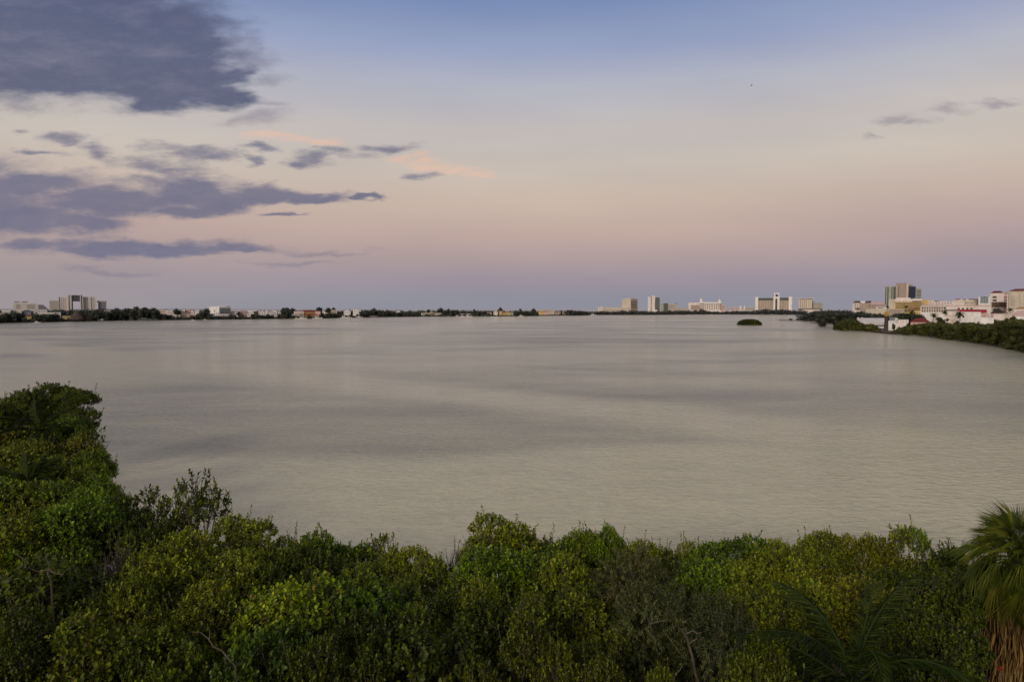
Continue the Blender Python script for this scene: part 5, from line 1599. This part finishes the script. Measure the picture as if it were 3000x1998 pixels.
# ------------------------------------------------------------------ houses on the far left shore
FH = [
    (-12, 4, 916, 985, 'cream', 'grey_thatch', 'hip', 'cream house cut by the left frame edge on the far shore', 2),
    (5, 31, 907.5, 1150, 'white_paint', 'warm_white', 'flat', 'low white house with a dark tree in front, leftmost above the trees', 4),
    (48, 63, 908, 1150, 'warm_white', 'white_paint', 'flat', 'small white house left of the blue-roofed house', 2),
    (70, 91, 908.5, 1140, 'grey_wall', 'blue_paint', 'hip', 'house with a dull blue roof on the far left shore', 3, 9, 911.5),
    (73, 93, 922, 945, 'yellow_paint', 'terracotta', 'hip', 'small yellow house with a red roof at the water, far left', 3, 8, 926),
    (98, 178, 915.5, 1010, 'white_paint', 'white_paint', 'flat', 'long low white building above the trees on the far left shore', 9),
    (183, 206.5, 925.5, 800, 'yellow_paint', 'cream', 'flat', 'bright yellow two-storey house by the water left of the dark thatched roofs', 3),
    (100, 138, 906.5, 1300, 'haze_white', 'haze_white', 'flat', 'pale long house under the sloping hotel end', 4),
    (296, 305, 927, 960, 'warm_white', 'warm_white', 'step', 'tiny white shed alone among dark waterside trees', 1),
    (305, 327, 909, 1250, 'warm_white', 'white_paint', 'step', 'white house half hidden right of the arched hotel', 3),
    (374, 392, 905, 1280, 'tan', 'brown_roof', 'hip', 'tan house behind the tall ragged trees', 2),
    (465, 482, 908.5, 1210, 'cream', 'cream', 'flat', 'first cream house right of the spreading tree', 2),
    (480, 494, 906, 1260, 'warm_white', 'terracotta', 'hip', 'white house with a red roof behind the first cream house', 2),
    (488, 508, 912, 1200, 'warm_white', 'cream', 'step', 'stepped white house among the cream houses', 3),
    (508, 517, 915, 1140, 'white_paint', 'white_paint', 'flat', 'narrow tall white house near the water among the cream houses', 1),
    (519, 531, 909, 1210, 'white_paint', 'warm_white', 'step', 'tall white house with an upper room left of the pink house', 2),
    (528, 548, 914, 1190, 'tan', 'terracotta', 'hip', 'tan house with a brown-red roof left of the pink house', 3),
    (545, 566, 907, 1220, 'pink_paint', 'terracotta', 'step', 'pink two-storey house on the far shore', 3),
    (548, 572, 920, 1130, 'pink_paint', 'warm_white', 'flat', 'low pale pink house near the water', 3),
    (570, 584, 908, 1230, 'white_paint', 'haze_white', 'flat', 'white house left of the grey roof beside the apartment block', 2),
    (584, 603, 906.5, 1240, 'grey_wall', 'grey_wall', 'hip', 'house with a plain grey roof left of the white apartment block', 2),
    (625, 645, 922, 1085, 'white_paint', 'warm_white', 'flat', 'low white house at the foot of the white apartment block', 3),
    (644, 672, 920, 1090, 'warm_white', 'white_paint', 'step', 'white terrace house at the right foot of the apartment block', 4),
    (678, 696, 909, 1200, 'warm_white', 'cream', 'step', 'pale house right behind the apartment block', 2),
    (682, 696, 931, 1040, 'warm_white', 'grey_thatch', 'hip', 'tiny waterside house with a grey roof right of the apartment block', 2),
    (704, 722, 910, 1180, 'pink_paint', 'cream', 'step', 'pinkish house with a flat upper storey right of the rust-brown tree', 2),
    (720, 740, 910, 1170, 'white_paint', 'white_paint', 'hip', 'white house with a peaked white gable', 2, 9, 914),
    (736, 750, 908, 1230, 'haze_white', 'haze_white', 'flat', 'pale house with a thin roof deck behind the white gable', 2),
    (742, 756, 914, 1180, 'white_paint', 'warm_white', 'step', 'white stepped house right of the white gable', 2),
    (757, 772, 910, 1240, 'warm_white', 'grey_wall', 'flat', 'grey-topped white house in the thick of the far houses', 2),
    (775, 786, 911, 1230, 'white_paint', 'white_paint', 'flat', 'bright white cube house left of the dark tall trees', 2),
    (788, 800, 912, 1250, 'haze_white', 'grey_wall', 'step', 'greyish white house between two dark trees', 2),
    (798, 812, 910, 1260, 'white_paint', 'haze_white', 'step', 'white house with an upper box just left of the tall dark pair', 2),
    (814, 822, 913.5, 1260, 'white_paint', 'white_paint', 'flat', 'small white house touching the tall dark pair of trees', 1),
    (803, 825, 920.5, 1140, 'white_paint', 'white_paint', 'flat', 'long thin white roof low before the tall dark pair', 3),
    (497, 505, 909.5, 0, 'white_paint', 'white_paint', 'flat', 'sliver of a white house behind the stepped white house', 1),
    (532, 541, 908, 0, 'white_paint', 'haze_white', 'flat', 'small white box house just left above the pink house', 1),
    (560, 568, 911, 0, 'white_paint', 'white_paint', 'step', 'narrow white house on the right side of the pink house', 1),
    (590, 600, 914, 0, 'warm_white', 'warm_white', 'flat', 'little white annex under the plain grey roof', 1),
    (688, 700, 915, 0, 'white_paint', 'white_paint', 'flat', 'white house low between the apartment block and the rust-brown tree', 2),
    (724, 734, 917.5, 0, 'warm_white', 'white_paint', 'flat', 'low white wing in front of the white gable', 1),
    (748, 757, 920, 0, 'white_paint', 'white_paint', 'step', 'small white house near the water right of the white gable', 1),
    (765, 774, 914, 0, 'white_paint', 'warm_white', 'step', 'white house with a small upper room left of the white cube house', 1),
    (780, 790, 918, 0, 'warm_white', 'white_paint', 'flat', 'pale house low below the bright white cube house', 1),
    (1012, 1022, 908.5, 0, 'white_paint', 'white_paint', 'step', 'white upper house behind the low white terrace house', 1),
    (1044, 1056, 918, 0, 'white_paint', 'white_paint', 'flat', 'low white house at the foot of the bright white corner house', 2),
    (1480, 1490, 909.5, 0, 'cream', 'cream', 'flat', 'pale house peeking over the yellow-cream house', 1),
    (852, 862, 921, 1120, 'warm_white', 'warm_white', 'hip', 'small white hut with a sloping roof between the tall trees and the orange house', 1),
    (943, 952, 911, 1300, 'white_paint', 'warm_white', 'flat', 'small white house right of the long orange house', 1),
    (953, 966, 913, 1310, 'warm_white', 'brown_roof', 'hip', 'white house with a brown roof left of the thatched hat roof', 2),
    (967, 987, 909, 1400, 'cream', 'warm_white', 'flat', 'cream house carrying the thatched hat roof', 3),
    (1007, 1027, 911.5, 1330, 'white_paint', 'white_paint', 'flat', 'low white terrace house left of the bright white corner house', 3),
    (1034, 1057, 907.5, 1340, 'white_paint', 'terracotta', 'step', 'bright white corner house with a red roof patch at the end of the houses', 3),
    (1088, 1111, 925.5, 1290, 'pink_paint', 'warm_white', 'flat', 'low pinkish boathouse at the water below the dark trees', 3),
    (1160, 1173, 911, 1560, 'white_paint', 'white_paint', 'hip', 'lone white roof among dark trees', 2),
    (1234, 1294, 917, 1360, 'cream', 'cream', 'flat', 'long cream villa alone below tall trees', 9),
    (1246, 1270, 914, 1366, 'yellow_paint', 'cream', 'hip', 'upper storey wing of a cream villa with a low roof', 4),
    (1344, 1361, 919.5, 1330, 'dark_grey', 'white_paint', 'flat', 'boat shed with a bright white flat roof, left of two', 2),
    (1367, 1380, 919.5, 1335, 'dark_grey', 'white_paint', 'flat', 'boat shed with a bright white flat roof, right of two', 2),
    (1420, 1440, 914, 1340, 'pink_paint', 'brown_roof', 'hip', 'brownish house left of the white cube house in mid shore', 3),
    (1446, 1459, 913.5, 1340, 'white_paint', 'white_paint', 'flat', 'white cube house below the tall dark thatched roof', 2),
    (1462, 1472, 908, 1400, 'yellow_paint', 'cream', 'step', 'yellowish house under the tall dark thatched roof', 1),
    (1473, 1496, 914, 1350, 'yellow_paint', 'dark_sage', 'hip', 'yellow-cream house right of the tall dark thatched roof', 4),
    (1496, 1504, 914.5, 1350, 'sage', 'sage', 'flat', 'small greenish house at the right end of the mid shore cluster', 1),
    (1578, 1593, 908.5, 1420, 'yellow_paint', 'cream', 'hip', 'yellowish house left of the cream-roofed house near the hotel strip', 2),
    (1608, 1624, 907.5, 1420, 'cream', 'cream', 'hip', 'house with a broad cream roof near the hotel strip', 2),
    (1592, 1608, 910, 1430, 'pink_paint', 'brown_roof', 'flat', 'dim pink house between the yellowish and cream-roofed houses', 2),
    (1626, 1642, 911, 1430, 'tan', 'brown_roof', 'hip', 'tan house with a brown roof near the hotel strip', 3),
    (1648, 1664, 911, 1420, 'pink_paint', 'warm_white', 'step', 'pink and white stepped house at the waterside near the hotel strip', 2),
    (1725, 1744, 912, 1600, 'white_paint', 'white_paint', 'step', 'white house alone on the shore left of the long cream hall', 3),
    (1777, 1783, 913, 1640, 'warm_white', 'brown_roof', 'hip', 'tiny house before the end block of the long cream hall', 1),
    (1800, 1812, 914, 1640, 'warm_white', 'grey_thatch', 'hip', 'small house with a slanted roof in the trees below the cream hall', 2),
]
for a in FH:
    a = list(a)
    # keep each house just behind the front trees of the shore it stands on
    pxm = (a[0] + a[1]) / 2
    ys = far_y(pxm)
    a[3] = ys + 26 + ys * 0.10 * min(1, max(0, (923 - a[2]) / 17))
    house(*a, group='houses on the far left shore')
# long orange house
Y = far_y(895) + 40
t = root_at('long_orange_house', 'long orange and white house with a dark red roof on the far shore', 'house', 897, Y)
box(t, 'wall', 'orange_paint', 888, 938, 914, None, Y, 12); box(t, 'white_wing', 'warm_white', 861, 890, 912, None, Y - 1, 12); hip(t, 'roof', 'terracotta', 884, 930, 908.5, 913, Y - .4, 12, .8, .5)
box(t, 'roof', 'terracotta', 861, 890, 910.8, 912, Y - 1.3, 12.6); box(t, 'corner_block', 'pink_paint', 924, 939, 912, 922, Y - 1.5, 6); box(t, 'lower_band', 'terracotta', 864, 926, 920, 922, Y - 1.6, .6)
windows(t, 864, 888, 914, 919, Y - 1, 5, 1, 'window_brown', .4, .6); windows(t, 892, 924, 915, 919, Y, 6, 1, 'window_brown', .4, .6)


# boats
def boat_mesh():
    prof = [(-3.2, .8, .5), (-2, 1.1, .55), (0, 1.2, .6), (2, .9, .75), (3.4, .05, 1.0)]
    V, Fq = [], []
    for x, wd, z in prof:
        V += [(x, -wd, z), (x, -wd * .6, -.2), (x, wd * .6, -.2), (x, wd, z)]
    for i in range(len(prof) - 1):
        for k in range(3): Fq.append((i * 4 + k, i * 4 + k + 1, i * 4 + k + 5, i * 4 + k + 4))
        Fq.append((i * 4 + 3, i * 4, i * 4 + 4, i * 4 + 7))
    Fq.append((0, 3, 2, 1))
    me = bpy.data.meshes.new('hull'); me.from_pydata(V, [], Fq); me.materials.append(M['boat_white']); me.update()
    v, f = prism_data([(-1.2, -.75), (.8, -.6), (.8, .6), (-1.2, .75)], .55, 1.6)
    ca = bpy.data.meshes.new('cabin'); ca.from_pydata(v, [], f); ca.materials.append(M['boat_white']); ca.update()
    v, f = prism_data([(-1.6, -.95), (1.1, -.85), (1.1, .85), (-1.6, .95)], 2.1, 2.25)
    rf = bpy.data.meshes.new('roof'); rf.from_pydata(v, [], f); rf.materials.append(M['boat_white']); rf.update()
    v, f = prism_data([(-.6, -.79), (.5, -.69), (.5, -.72), (-.6, -.82)], 1.0, 1.4)
    wi = bpy.data.meshes.new('window'); wi.from_pydata(v, [], f); wi.materials.append(M['window_dark']); wi.update()
    mb = MB()
    for x, y in ((-1.4, -.8), (-1.4, .8), (1.0, -.7), (1.0, .7)): mb.add(tube([Vector((x, y, .5)), Vector((x, y, 2.15))], [.05, .05], 5))
    ps = mb.mesh('roof_frame', M['grey_wall'])
    return me, ca, rf, wi, ps


BM = boat_mesh()
for px, py, k, rot, label in [
    (869, 934.4, 1.1, .2, 'small white boat below the left part of the long orange house'),
    (886, 934.6, 1.9, 0, 'larger white boat moored before the middle of the long orange house'),
    (929, 934.0, 2.2, .1, 'long white boat moored at the right end of the long orange house'),
    (1008, 932.2, 1.9, -.2, 'white boat moored below the low white terrace house'),
    (1023, 932.0, 1.4, .2, 'second white boat just right under the low white terrace house'),
    (1052, 931.0, 1.6, .1, 'pale boat at the shore below the bright white corner house'),
    (1354, 928.6, 1.6, .1, 'white boat in front of the left boat shed'),
    (1371, 928.4, 2.2, .1, 'white boat in front of the right boat shed'),
    (1340, 928.5, 1.5, .4, 'little boat left of the boat sheds'),
    (1526, 927.6, 1.6, 0, 'lone boat on the dark shore right of the mid shore cluster'),
    (565, 939.6, .8, 0, 'tiny white skiff off the shore left of the white apartment block'),
    (601, 938.6, .9, .5, 'small white skiff at the dark trees left of the white apartment block'),
    (108, 946.4, 1.0, .3, 'small pale boat at the far left shore near the yellow house'),
    (1737, 924.6, 2.2, 0, 'white boat below the lone white house near the hotel strip'),
]:
    p = on_water(px, py)
    t = thing('motor_boat', label, 'boat', p, 'white boats moored along the far shore')
    t.scale = (k, k, k); t.rotation_euler = (0, 0, rot)
    for me, nm in zip(BM, ('hull', 'cabin', 'roof', 'window', 'roof_frame')): link(nm, me, t)

# ------------------------------------------------------------------ render settings
scene.render.engine = 'CYCLES'
scene.view_settings.view_transform = 'Standard'
scene.view_settings.look = 'None'
scene.view_settings.exposure = 0
scene.view_settings.gamma = 1
scene.cycles.use_denoising = True
scene.cycles.max_bounces = 6
scene.cycles.diffuse_bounces = 3
scene.cycles.glossy_bounces = 2
scene.cycles.transmission_bounces = 2
scene.cycles.sample_clamp_indirect = 4
